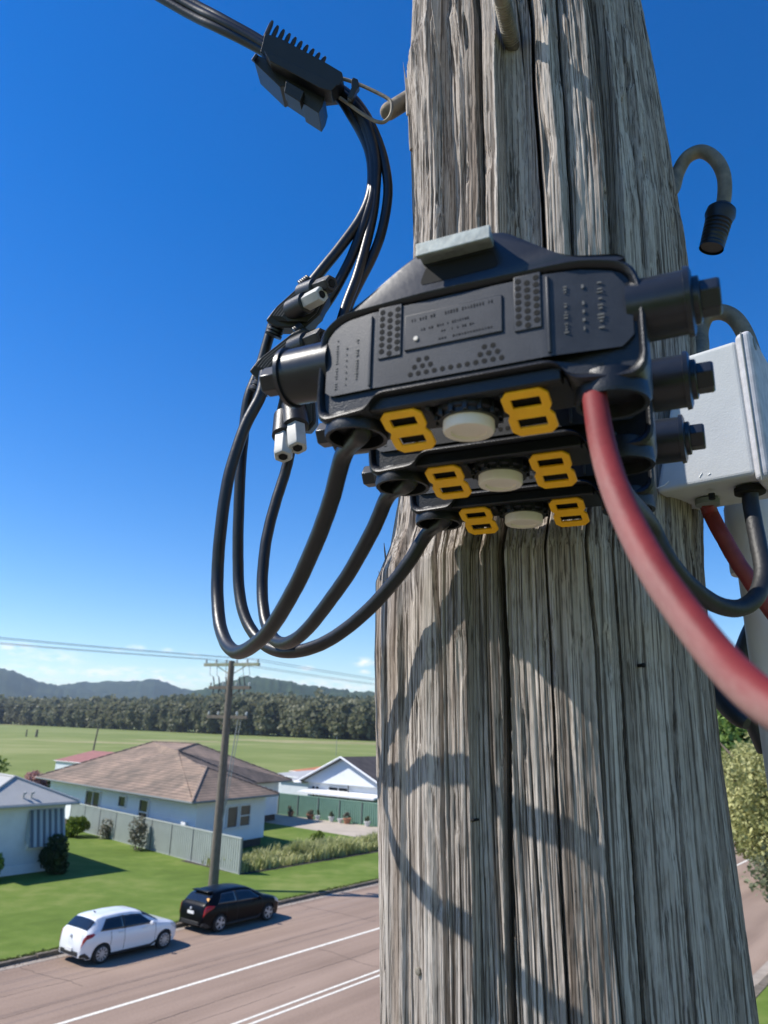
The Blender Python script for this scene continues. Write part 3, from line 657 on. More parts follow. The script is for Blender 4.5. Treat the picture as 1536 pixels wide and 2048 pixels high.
shed('carport', 'low outbuilding with pale metal roof behind the tiled house and green fence', 66, 74, -68, -55, 2.3, 'metalroof', slope=.3)
shed('rusty_shed', 'long shed with orange rusted roof beyond the pale outbuilding', 78, 90, -76, -58, 2.0, 'rustroof', slope=.75)
shed('small_shed', 'small grey shed with flat metal roof tucked beside the tiled roof corner', 58, 63, -58, -53.2, 2.6, 'metalroof', slope=.15)

# ------------------------------------------------------------------ fences
def sheet_fence(name, label, p0, p1, h, m, n_posts, base=.12, wave=.22, stag=None):
    t = thing(name, label, 'fence', so(*((np.array(p0)+np.array(p1))/2))); a = np.array(p0, float); c = np.array(p1, float)
    for k in range(n_posts):
        q0 = a+(c-a)*k/n_posts; q1 = a+(c-a)*(k+1)/n_posts; dz = 0 if stag is None else stag[k]
        A, e, nn, L = wall_frame(q0, q1); n = max(8, int(L/wave*4)); b = MB()
        prof = [(0, .035), (.42, .035), (.5, -.035), (.92, -.035)]
        pts = []
        x = 0; i = 0
        while x < L-.04:
            for u_, d_ in prof:
                xx = (i+u_)*wave
                if xx < L-.04: pts.append((xx, d_))
            i += 1; x = i*wave
        b.loft([[A+e*x_+nn*d_+np.array([0, 0, z_]) for x_, d_ in pts] for z_ in (base+.05, base+h+dz)], closed=False, caps=False)
        o = b.build('fence_panel', M[m], t, smooth=None, recalc=False); md = o.modifiers.new('solid', 'SOLIDIFY'); md.thickness = .008
        b = MB(); b.box(A+e*L/2+np.array([0, 0, base+h+dz+.03]), (L/2-.02, .055, .035), (e, nn, np.array([0, 0, 1.0]))); b.build('top_rail', M[m], t, smooth=None); b = MB(); b.box(A+e*L/2+np.array([0, 0, base+.03]), (L/2-.02, .03, .03), (e, nn, np.array([0, 0, 1.])))
        b.build('bottom_rail', M[m], t, smooth=None)
    for k in range(n_posts+1):
        q0 = a+(c-a)*k/n_posts; A, e, nn, L = wall_frame(q0, c+(c-a)*.1); b = MB(); b.box(A+np.array([0, 0, base+h/2]), (.03, .05, h/2+.05), (e, nn, np.array([0, 0, 1.]))); b.build('post', M['fencepost'], t, smooth=None)
    return t
sheet_fence('steel_fence', 'grey ribbed steel fence between the lawn and the tiled white house', (30.9, -33.4), (34.1, -56.0), 1.78, 'fence', 9)
sheet_fence('green_fence', 'green ribbed steel fence along the far side of the driveway', (53.3, -28.0), (53.4, -53.2), 1.78, 'greenfence', 10, base=.1, wave=.23)
def lean(name, label, cat, p, h, r, tilt, m='polewood'):
    b = MB(); p = np.array(p, float); b.tube([p+[0, 0, -.2], p+np.array(tilt)*h+[0, 0, h]], [r, r*.8], 8); o = b.build(name, M[m]); return tag(o, label, cat)
q = atg(186, 1502); lean('leaning_post', 'dark leaning post standing alone in the green paddock', 'post', q, 6.4, .24, (.10, 0, 0))
q = atg(672, 1512); lean('thin_pole', 'thin pale pole in the paddock beyond the white gable', 'pole', q, 5.6, .08, (.0, 0, 0), 'steelgrey')
q = atg(52, 1473); lean('fence_post', 'short dark post at far left of the paddock', 'post', q, 3.0, .35, (0, 0, 0))
q = atg(72, 1474); lean('tree_stump', 'broad dark stump near the short paddock post', 'stump', q, 3.2, .6, (.05, 0, 0))

# ------------------------------------------------------------------ garden plants and pots
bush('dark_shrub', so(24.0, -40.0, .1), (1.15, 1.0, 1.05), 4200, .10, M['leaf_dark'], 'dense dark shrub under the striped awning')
bush('leafy_shrub', so(20.6, -40.2, .1), (.7, .7, 1.0), 1500, .12, M['leaf_green'], 'leafy green shrub against the pale wall at left edge')
bush('yellow_shrub', so(31.9, -51.5, .1), (1.0, 1.0, .85), 2200, .11, M['leaf_bush'], 'yellow green shrub in front of the grey fence beside the awning house')
bush('dry_bush', so(31.7, -43.9, .1), (.75, .75, 1.1), 900, .085, M['leaf_dry'], 'straggly bare bush leaning on the grey fence', lobes=10)
bush('vine', so(33.0, -49.2, .1), (.9, .5, 1.1), 700, .09, M['leaf_dry'], 'thin dry vine on the grey fence behind the yellow shrub', lobes=8)
bush('round_shrub', so(43.2, -38.9, .1), (.62, .62, .55), 1500, .08, M['leaf_bush'], 'round bright green shrub above the long grass bed')
bush('pink_shrub', so(46.5, -83.5, .1), (2.3, 2.0, 1.6), 2600, .19, M['leaf_pink'], 'pink flowering shrub left of the tiled roof')
bush('pink_shrub', so(47.0, -77.5, .1), (1.6, 1.6, 1.7), 2000, .17, M['leaf_pink'], 'taller pink flowering shrub next to the tiled roof eave')
bush('hedge', so(44, -92, .1), (3.5, 2.5, 2.2), 2400, .24, M['leaf_bush'], 'lime green bush behind the metal roof at left edge')
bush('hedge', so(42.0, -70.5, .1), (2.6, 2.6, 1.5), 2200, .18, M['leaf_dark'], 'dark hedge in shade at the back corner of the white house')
bush('shadow_shrub', so(14.0, -33.4, .1), (1.3, 1.2, 1.1), 2200, .10, M['leaf_dark'], 'unseen dark shrub left of the frame, added to shade the lawn')  # off-frame shrub added only for its shadow at the lawn's left edge
def pots():
    spec = [(-50.9, 'terracotta', .30, .42, 'first terracotta pot beside the house end of the green fence', 1), (-48.5, 'terracotta', .34, .40, 'wide terracotta pot with dry plant second along the green fence', 1),
            (-47.6, 'potwhite', .22, .36, 'small white pot right of the wide terracotta pot', 1), (-46.0, 'potwhite', .26, .42, 'white pot with tall grey plant by the green fence', 1),
            (-45.0, 'potwhite', .24, .34, 'low white pot left of the row end terracotta pot', 0), (-44.2, 'terracotta', .36, .44, 'largest terracotta pot towards the right of the fence row', 1), (-42.0, 'potwhite', .28, .38, 'grey white pot at the right end of the pot row', 1)]
    for o, m, r, h, lab, pl in spec:
        p = so(52.75, o, .12); t = thing('plant_pot', lab, 'pot', p, group='pots along the green fence'); b = MB()
        b.lathe(p, (0, 0, 1), [(0, r*.65), (h*.82, r*.95), (h*.82, r*1.06), (h, r*1.06), (h, r*.9), (h*.9, r*.88)], 16); b.build('pot', M[m], t)
        if pl:
            P, S = crown(p+np.array([0, 0, h+.22]), (r*.9, r*.9, .3), 260, .07, 5); a, q_ = leaves(P, S); np_mesh('plant', a, q_, M['leaf_grey'] if m == 'potwhite' else M['leaf_dry'], t)
pots()
def grass_bed():
    n = 9000; s = rng.uniform(31.2, 47.0, n); o = -33.5 - rng.beta(1.2, 1.6, n)*3.6; h = rng.uniform(.3, .85, n)*(1-.2*np.abs(o+34.8)/2)*(.55+.9*vnoise(s*.9, o*1.2, 5))
    V = []; 
    for i in range(n):
        p = so(s[i], o[i], .1); an = rng.uniform(0, 6.28); d = np.array([math.cos(an), math.sin(an), 0]); w = .035; l = h[i]; bend = rng.uniform(.15, .7)*l; q = np.array([-d[1], d[0], 0])
        V += [p-q*w, p+q*w, p+d*bend*.4+q*w*.8+[0, 0, l*.7], p+d*bend*.4-q*w*.8+[0, 0, l*.7], p+d*bend+[0, 0, l], p+d*bend+q*.01+[0, 0, l]]
    Q = []
    for i in range(n): Q += [(6*i, 6*i+1, 6*i+2, 6*i+3), (6*i+3, 6*i+2, 6*i+5, 6*i+4)]
    tag(np_mesh('ornamental_grass', np.array(V), np.array(Q), M['grass_tuft']), kind='stuff')
    poly('garden_bed', [(30.9, -33.25), (47.2, -33.0), (47.2, -37.0), (41, -37.4), (31.2, -39.0)], .121, M['soil'])
grass_bed()
# ------------------------------------------------------------------ cars
def car(name, label, paint, s_r, o_c, L, Wd, H, wb, rear_over, wheel_r, black=False):
    # local: x forward, y left, z up; root at rear bumper centre on the road
    loc = so(s_r, o_c, .0); t = thing(name, label, 'car', loc, rotz=math.pi/2-ROAD, local=True)
    xr, xf = rear_over, rear_over+wb
    top = [(0, .60), (.03, .84), (.08, .98), (.14, 1.05), (.28, 1.18), (.42, 1.32), (.56, 1.415), (.80, 1.458), (1.4, 1.48), (1.9, 1.465), (2.25, 1.42), (2.55, 1.30), (2.85, 1.12), (3.02, 1.02), (3.3, .96), (3.65, .88), (3.88, .78), (3.98, .66), (4.05, .52)]
    belt = [(0, .58), (.05, .80), (.14, .96), (.5, .985), (1.2, .965), (2.0, .94), (2.8, .925), (3.05, .90), (3.4, .86), (3.7, .80), (3.9, .71), (4.05, .50)]
    half = [(0, .60), (.04, .69), (.12, .77), (.3, .835), (.7, .862), (1.5, .868), (2.6, .866), (3.2, .86), (3.55, .835), (3.8, .76), (3.95, .64), (4.05, .50)]
    railf = [(0, .80), (.14, .78), (.5, .69), (.85, .635), (1.5, .625), (2.0, .635), (2.3, .67), (2.7, .73), (3.0, .80), (3.3, .80), (4.05, .8)]   # rail half-width as a share of half
    kx, kz, ky = L/4.05, H/1.475, Wd/1.736
    tb = lambda tab, x: float(np.interp(x/kx, [p[0] for p in tab], [p[1] for p in tab]))
    xs = np.unique(np.r_[np.linspace(0, .2, 8), np.linspace(.2, L-.25, 84), np.linspace(L-.25, L, 10)])
    ar = wheel_r+.055
    def bottom(x):
        z = .20 if .15 < x < L-.2 else .26
        for c in (xr, xf):
            d = ar*ar-(x-c)**2
            if d > 0: z = max(z, wheel_r+math.sqrt(d)*.98)
        return z
    NV = 30
    def ring(x):
        w = tb(half, x)*ky; zb = tb(belt, x)*kz; zt = tb(top, x)*kz; z0 = min(bottom(x), zb-.05); rw = w*tb(railf, x); pts = []
        zr = zb+(zt-zb)*.86                                      # roof rail height
        for i in range(10):                                      # lower side, sill to belt
            q = i/9; z = z0+(zb-z0)*q; tz = (z-.2*kz)/max(zb-.2*kz, .05)
            y = w*(.955+.045*math.sin(min(max(tz, 0), 1)*math.pi*.62)/.93) - .035*max(0, tz-.8)/.2 + (.012 if .55 < tz < .72 else 0)
            pts.append((x, y, z))
        yb = pts[-1][1]
        for i in range(1, 10):                                   # glasshouse side
            q = i/9; pts.append((x, yb+(rw-yb)*q**1.15, zb+(zr-zb)*q))
        for i in range(1, 7):
            q = i/6; a_ = q*math.pi/2; pts.append((x, rw*math.cos(a_)**.75 if q < 1 else 0, zr+(zt-zr)*math.sin(a_)))
        return pts
    rings = []
    for x in xs:
        h = ring(x); rings.append([(p[0], -p[1], p[2]) for p in h] + [(p[0], p[1], p[2]) for p in h[-2::-1]])
    n = len(rings[0]); V = [p for r_ in rings for p in r_]
    Fc = [(i*n+j, (i+1)*n+j, (i+1)*n+j+1, i*n+j+1) for i in range(len(xs)-1) for j in range(n-1)]
    me = bpy.data.meshes.new('body'); me.from_pydata(V, [], Fc + [tuple(range(n)), tuple((len(xs)-1)*n+j for j in range(n))[::-1]]); link('body', me, paint, t, 35)
    def surf(x, v, side, off):                                   # v = position along the half ring (0..24); lifted off the skin
        def P(x, v):
            h = ring(x); i = int(min(max(math.floor(v), 0), 23)); f_ = v-i; a_ = np.array(h[i]); b_ = np.array(h[i+1]); return a_+(b_-a_)*f_
        p = P(x, v); dx = P(min(x+.02, L), v)-P(max(x-.02, 0), v); dv = P(x, min(v+.2, 24))-P(x, max(v-.2, 0)); nn = np.cross(dx, dv); nn /= np.linalg.norm(nn)+1e-9
        c = p-np.array([L/2, 0, .7]);  nn = nn if nn@c > 0 else -nn
        p = p+nn*off; return np.array([p[0], -p[1]*side, p[2]])
    def patch(nm, quad, m, side=1, off=.006, nu=10, nv=6, parent=None):
        # quad: four (x, v) corners, bilinear
        b = MB(); rows = []
        for i in range(nu+1):
            a_ = i/nu; row = []
            for j in range(nv+1):
                c_ = j/nv; x = (quad[0][0]*(1-a_)+quad[1][0]*a_)*(1-c_)+(quad[3][0]*(1-a_)+quad[2][0]*a_)*c_; v = (quad[0][1]*(1-a_)+quad[1][1]*a_)*(1-c_)+(quad[3][1]*(1-a_)+quad[2][1]*a_)*c_
                row.append(surf(x, v, side, off))
            rows.append(row)
        b.loft(rows, closed=False, caps=False); o = b.build(nm, m, t if parent is None else parent, 60, recalc=False); md = o.modifiers.new('solid', 'SOLIDIFY'); md.thickness = .01; md.offset = 0; return o
    for sd in (1, -1):
        patch('side_window', [(.60*kx, 9.7), (1.52*kx, 9.4), (1.52*kx, 16.8), (.90*kx, 16.8)], M['carglass'], sd)
        patch('side_window', [(1.58*kx, 9.4), (2.88*kx, 9.6), (2.30*kx, 16.8), (1.58*kx, 16.8)], M['carglass'], sd)
        patch('window_pillar', [(1.50*kx, 9.3), (1.60*kx, 9.3), (1.60*kx, 17.1), (1.50*kx, 17.1)], M['carplastic'], sd, .005)
        patch('rear_lamp', [(.015*kx, 6.9), (.42*kx, 8.4), (.34*kx, 9.4), (.07*kx, 9.7)] if not black else [(.03*kx, 6.3), (.48*kx, 8.6), (.20*kx, 10.6), (.09*kx, 10.4)], M['rearlight'], sd, .012)
        patch('headlight', [(3.60*kx, 7.4), (3.97*kx, 6.2), (3.93*kx, 8.6), (3.52*kx, 9.3)], M['headlight'], sd, .008)
        for x0, x1 in ((1.58, 1.72), (2.62, 2.76)) if False else ((1.30, 1.50), (2.28, 2.48)):
            patch('door_handle', [(x0*kx, 7.9), (x1*kx, 7.9), (x1*kx, 8.35), (x0*kx, 8.35)], paint if black else M['plate'], sd, .022, 4, 2)
        for x0 in (1.02, 1.56, 2.86):
            patch('door_seam', [(x0*kx, .6), (x0*kx+.012, .6), (x0*kx+.012, 9.2), (x0*kx, 9.2)], M['carplastic'], sd, .001, 1, 10)
        b = MB(); m0 = surf(2.62*kx, 10.2, sd, .0); b.tube([m0, m0+np.array([.02, -.13*sd, .02])], [.02, .03], 8); b.lathe(m0+np.array([-.02, -.17*sd, .03]), (1, 0, 0), [(-.05, .04), (-.03, .075), (.03, .08), (.08, .05), (.09, .02)], 12)
        b.build('mirror', paint, t)
        patch('sill_trim', [(xr+ar, .0), (xf-ar, .0), (xf-ar, 1.0), (xr+ar, 1.0)], M['carplastic'], sd, .006, 8, 2)
    # rear window and windscreen: wrapped across both halves
    def across(nm, x0, x1, v0, m, off=.006, shrink=0):
        b = MB(); rows = []
        for i in range(9):
            x = x0+(x1-x0)*i/8; row = []; vs = list(np.linspace(v0, 24, 12))
            row = [surf(x, v, 1, off) for v in vs] + [surf(x, v, -1, off) for v in vs[-2::-1]]; rows.append(row)
        b.loft(rows, closed=False, caps=False); o = b.build(nm, m, t, 60, recalc=False); md = o.modifiers.new('solid', 'SOLIDIFY'); md.thickness = .01; md.offset = 0
    across('rear_window', .18*kx, .47*kx, 17.4, M['carglass']); across('windscreen', 2.36*kx, 2.98*kx, 16.8, M['carglass'])
    patch('rear_bumper_trim', [(.012*kx, 0.2), (.34*kx, .2), (.2*kx, 1.9), (.012*kx, 2.2)], M['carplastic'], 1, .008); patch('rear_bumper_trim', [(.012*kx, 0.2), (.34*kx, .2), (.2*kx, 1.9), (.012*kx, 2.2)], M['carplastic'], -1, .008)
    b = MB(); b.box((-.012, 0, .33*kz+.03), (.016, .52*ky, .07)); b.build('bumper_insert', M['carplastic'], t, 30, bevel=.01)
    zp = .46 if not black else .72; xp = -.03 if not black else .0
    b = MB(); b.box((xp, 0, zp), (.014, .19, .055)); b.build('number_plate', M['plate'], t, None)
    b = MB(); b.lathe((-.004+(.03 if not black else .01), 0, .86*kz), (-1, 0, .25), [(0, .05), (.03, .05), (.035, .03)], 16); b.build('badge', M['alloy'], t)
    if black:
        b = MB(); b.box((.50*kx, 0, 1.43*kz), (.14, .50, .02)); b.build('spoiler', paint, t, 30, bevel=.012)
        b = MB(); sp = surf(.30*kx, 19.4, 1, .016); b.box(sp, (.06, .07, .005), (np.array([.55, 0, .83]), np.array([0, 1., 0]), np.array([-.83, 0, .55]))); b.build('sticker', M['sticker'], t, None)
    else:
        b = MB(); b.tube([(.85*kx, 0, 1.45*kz), (.78*kx, 0, 1.52*kz)], [.03, .012], 8); b.build('roof_aerial', M['carplastic'], t)
    for cx in (xr, xf):
        for sd in (1, -1):
            y0 = -sd*(Wd/2-.095); w_ = bpy.data.objects.new('wheel', None); w_.empty_display_size = .1; COL.objects.link(w_); w_.parent = t; ROOT[w_.name] = np.zeros(3)
            b = MB(); b.lathe((cx, y0-.1, wheel_r), (0, 1, 0), [(0, wheel_r*.70), (.0, wheel_r*.9), (.02, wheel_r*.985), (.1, wheel_r), (.18, wheel_r*.985), (.2, wheel_r*.9), (.2, wheel_r*.70)], 32); b.build('tyre', M['tyre'], w_)
            b = MB(); yo = y0-sd*.085
            b.lathe((cx, yo, wheel_r), (0, -sd, 0), [(0, wheel_r*.72), (.012, wheel_r*.72), (.02, wheel_r*.66), (.012, wheel_r*.62)], 28)
            for k in range(10 if not black else 5):
                an = 2*math.pi*k/(10 if not black else 5); d = np.array([math.cos(an), 0, math.sin(an)]); q = np.array([-d[2], 0, d[0]])
                wq = .022 if not black else .042
                b.extr([np.array([cx, yo-sd*.012, wheel_r])+d*r_+q*s_*w2 for r_, s_, w2 in ((.03, -1, wq*.8), (.03, 1, wq*.8), (wheel_r*.66, 1, wq), (wheel_r*.66, -1, wq))], (0, -sd*.016, 0))
            b.lathe((cx, yo-sd*.01, wheel_r), (0, -sd, 0), [(0, .05), (.022, .05), (.028, .03)], 16); b.build('rim', M['alloy'], w_)
            b = MB(); b.lathe((cx, yo+sd*.03, wheel_r), (0, -sd, 0), [(0, wheel_r*.7), (.01, wheel_r*.7)], 24); b.build('hub', M['carplastic'], w_)
    b = MB(); b.box((L/2, 0, .27), (L/2-.35, Wd/2-.12, .07)); 
    for cx in (xr, xf): b.box((cx, 0, .55), (ar+.02, Wd/2-.23, .26))
    b.build('underbody', M['carplastic'], t, None)
    return t
car('white_hatchback', 'white hatchback parked at the kerb nearest the camera', M['carwhite'], 17.15-.72, -25.96, 4.06, 1.74, 1.46, 2.58, .72, .305)
car('black_hatchback', 'black hatchback parked in front of the white car', M['carblack'], 22.65-.80, -26.30, 4.36, 1.82, 1.48, 2.65, .80, .325, black=True)

# ------------------------------------------------------------------ power pole across the road, and its lines
def far_pole():
    p = so(27.3, -31.35, .1); t = thing('power_pole', 'tall dark timber power pole with crossarms behind the black car', 'power pole', p)
    b = MB(); b.tube([p+[0, 0, -.3], p+[0, 0, 5], p+[0, 0, 11.15]], [.25, .21, .16], 14); b.build('pole', M['polewood'], t)
    ax = np.array([*(rn*.97+ru*.24), 0]); ax /= np.linalg.norm(ax); ends = {}
    for z, L, m, ni in ((10.95, 3.5, 'greenish', 6), (9.75, 2.6, 'polewood', 4), (8.25, 2.5, 'polewood', 5)):
        b = MB(); b.box(p+[0, 0, z], (L/2, .075, .08), (ax, np.cross([0, 0, 1], ax), np.array([0, 0, 1.]))); b.tube([p+[0, 0, z-.55], p+ax*L*.3+[0, 0, z]], .025, 6); b.tube([p+[0, 0, z-.55], p-ax*L*.3+[0, 0, z]], .025, 6)
        arm = b.build('crossarm', M['polewood'] if m != 'greenish' else M['armgreen'], t, None); pts = []
        for k in range(ni):
            c = p+ax*L*(k/(ni-1)-.5)*.94+[0, 0, z+.06]; pts.append(c+[0, 0, .22]); b = MB(); b.lathe(c, (0, 0, 1), [(0, .03), (.06, .03), (.07, .07), (.11, .07), (.12, .04), (.15, .06), (.19, .06), (.22, .02)], 10); b.build('insulator', M['porcelain'], arm)
        ends[z] = pts
    b = MB()
    for k in (-1.1, -.75, -.3, .55, .85):                         # drop-out fuses and jumpers
        c = p+ax*k+[0, 0, 9.75]; b.tube([c+[0, 0, .55], c+ax*.1+[0, 0, .1], c+ax*.05+[0, 0, -.3], c+ax*.2+[0, 0, -.35]], .035, 6); b.build('fuse_switch', M['wire'], t); b = MB()
        b.tube([p+ax*k*1.25+[0, 0, 11.05], p+ax*(k*1.3+.1)+[0, 0, 10.4], c+[0, 0, .55]], .014, 5); b.build('jumper_wire', M['wire'], t); b = MB()
    b = MB(); c0 = p+ax*.36; b.tube([p+ax*.7+[0, 0, 8.3], c0+ax*.22+[0, 0, 7.2], c0+[0, 0, 5.2], c0-ax*.05+[0, 0, 3.6], p+ax*.18+[0, 0, 3.1]], .03, 6); b.tube([p+ax*.9+[0, 0, 8.3], c0+ax*.3+[0, 0, 6.5], c0+ax*.06+[0, 0, 4.2], p+ax*.17+[0, 0, 3.3]], .022, 6)
    b.build('cable_drop', M['steelgrey'], t)
    b = MB(); b.tube([p+ax*.16+[0, 0, .2], p+ax*.16+[0, 0, 3.2]], .045, 8); b.build('cable_guard', M['polewood'], t)
    M['armgreen_'] = 1
    def wire(a, c, sag, nm, lab, r=.011, m='wirefar'):
        P = [np.array(a)+(np.array(c)-np.array(a))*k/24-np.array([0, 0, sag*4*(k/24)*(1-k/24)]) for k in range(25)]; b = MB(); b.tube(P, r, 6); o = b.build(nm, M[m]); tag(o, lab, 'power line', 'power lines along the road')
    tops = ends[10.95]
    for i, k in enumerate((0, 1, 4, 5)):
        w = ['outermost on the house side', 'second from the house side', 'second from the road side', 'outermost on the road side'][i]
        d = tops[k]-(p+[0, 0, 0]); e = np.array([d[0], d[1], 0])
        wire(tops[k], so(-14, -31.35, 11.2)+e, .35, 'power_line', 'thin line from the far pole top toward the left edge, '+w)
        wire(tops[k], so(78, -31.35, 11.2)+e, .5, 'power_line', 'thin line from the far pole top away to the right, '+w)
    mids = ends[8.25]
    for i, k in enumerate((0, 2)):
        d = mids[k]-p; e = np.array([d[0], d[1], 0]); wire(mids[k], so(-14, -31.35, 8.3)+e, .15, 'power_line', 'lower line from the far pole toward the left edge, %s' % ('house side' if i == 0 else 'middle of crossarm'), .009, 'wire')
        wire(mids[k], so(78, -31.35, 8.3)+e, .3, 'power_line', 'lower line from the far pole away to the right, %s' % ('house side' if i == 0 else 'middle of crossarm'), .009, 'wire')
M['armgreen'] = mat('green painted crossarm', (.22, .27, .17), .8, var=.4, scale=3, col2=(.36, .33, .24))
far_pole()

# ------------------------------------------------------------------ the near timber pole
D0 = 0.80
def az_el(x, y):
    d = ray(x, y); return math.atan2(d[0], d[1]), d[2]/math.hypot(d[0], d[1])
EL = [(825, 0), (820, 120), (812, 150), (822, 250), (828, 470), (812, 800), (797, 1000), (783, 1085), (755, 1160), (752, 1300), (755, 1500), (760, 1800), (762, 2048)]
ER = [(1283, 0), (1330, 240), (1350, 350), (1375, 500), (1393, 700), (1405, 900), (1408, 1130), (1425, 1350), (1445, 1530), (1460, 1640), (1490, 1850), (1518, 2048)]
def edge_tab(E_):
    t = sorted((az_el(*q)[1]*.78, az_el(*q)[0]) for q in E_); return np.array(t)
TL, TR = edge_tab(EL), edge_tab(ER)
def pole_at(z):                          # z relative to the eye; returns mid azimuth and radius
    l = np.interp(z, TL[:, 0], TL[:, 1]); r_ = np.interp(z, TR[:, 0], TR[:, 1]); return (l+r_)/2, D0*np.sin((r_-l)/2)
def px_to_phi(x, y):
    a, e = az_el(x, y); z = e*.66
    for _ in range(3):
        mid, r_ = pole_at(z); al = a-mid; q = min(max(D0*math.sin(al)/r_, -.985), .985); phi = math.asin(q)-al if abs(q) < .985 else math.asin(q)
        hd = math.hypot(r_*math.sin(phi), D0-r_*math.cos(phi)); z = e*hd
    return phi, z
RA = [0, 150, 330, 480]; RB = [1080, 1300, 1500, 1750, 2048]
TA = [(823, 815, 823, 828, 0), (868, 868, 878, 880, 2), (874, 876, 887, 887, -12), (908, 916, 922, 925, -13), (912, 922, 928, 930, 3), (948, 955, 962, 965, 4), (952, 960, 966, 969, -5), (962, 968, 974, 976, 3),
      (990, 992, 998, 1000, 5), (993, 996, 1001, 1002, -10), (1030, 1036, 1040, 1042, -12), (1055, 1061, 1070, 1079, -8), (1059, 1065, 1075, 1084, -34), (1064, 1070, 1081, 1089, 2), (1085, 1095, 1110, 1120, 6), (1105, 1118, 1128, 1135, 2),
      (1108, 1121, 1131, 1139, -10), (1112, 1125, 1135, 1143, 4), (1150, 1165, 1185, 1195, 8), (1165, 1185, 1200, 1208, 3), (1178, 1196, 1210, 1220, -12), (1195, 1210, 1228, 1238, -13), (1200, 1216, 1233, 1243, 2),
      (1225, 1245, 1262, 1275, 1), (1228, 1248, 1265, 1278, -4), (1240, 1258, 1275, 1288, 2), (1275, 1300, 1338, 1365, 0)]
TB = [(790, 756, 757, 760, 764, 0), (812, 800, 802, 805, 808, 2), (816, 804, 806, 809, 812, -3), (850, 850, 852, 855, 858, 3), (872, 874, 878, 882, 888, 1), (876, 878, 882, 886, 892, -8), (884, 886, 890, 894, 900, 2), (930, 935, 940, 945, 950, 3),
      (935, 940, 946, 950, 956, -6), (988, 992, 995, 998, 1007, -5), (992, 997, 1000, 1003, 1012, -50), (1001, 1006, 1009, 1013, 1024, -50), (1004, 1009, 1012, 1016, 1028, -6), (1050, 1056, 1062, 1068, 1080, -3), (1083, 1093, 1100, 1112, 1132, 2),
      (1086, 1096, 1104, 1116, 1136, -9), (1089, 1099, 1108, 1120, 1140, 4), (1135, 1150, 1160, 1175, 1200, 8), (1158, 1176, 1184, 1200, 1232, 9), (1161, 1180, 1188, 1204, 1236, -2), (1166, 1186, 1194, 1210, 1242, 8),
      (1215, 1228, 1238, 1255, 1278, 4), (1221, 1235, 1245, 1262, 1286, -36), (1227, 1241, 1252, 1269, 1294, -34), (1230, 1244, 1256, 1273, 1298, -3), (1322, 1332, 1340, 1358, 1385, 2), (1326, 1336, 1344, 1363, 1390, -8), (1332, 1342, 1350, 1370, 1396, 1),
      (1385, 1396, 1404, 1440, 1475, 1), (1388, 1399, 1408, 1445, 1480, -5), (1392, 1404, 1414, 1452, 1488, 0)]
def track_tab(T, rows):
    out = []
    for tr in T:
        q = sorted((px_to_phi(x, y)[::-1] for x, y in zip(tr[:-1], rows))); out.append((np.array(q), tr[-1]*.001))
    return out
KA, KB = track_tab(TA, RA), track_tab(TB, RB)
def rows_profile(K, z, phi):
    p = np.array([np.interp(z, q[:, 0], q[:, 1]) for q, _ in K]); o = np.array([v for _, v in K]); i = np.argsort(p); return np.interp(phi, p[i], o[i], left=0, right=0)
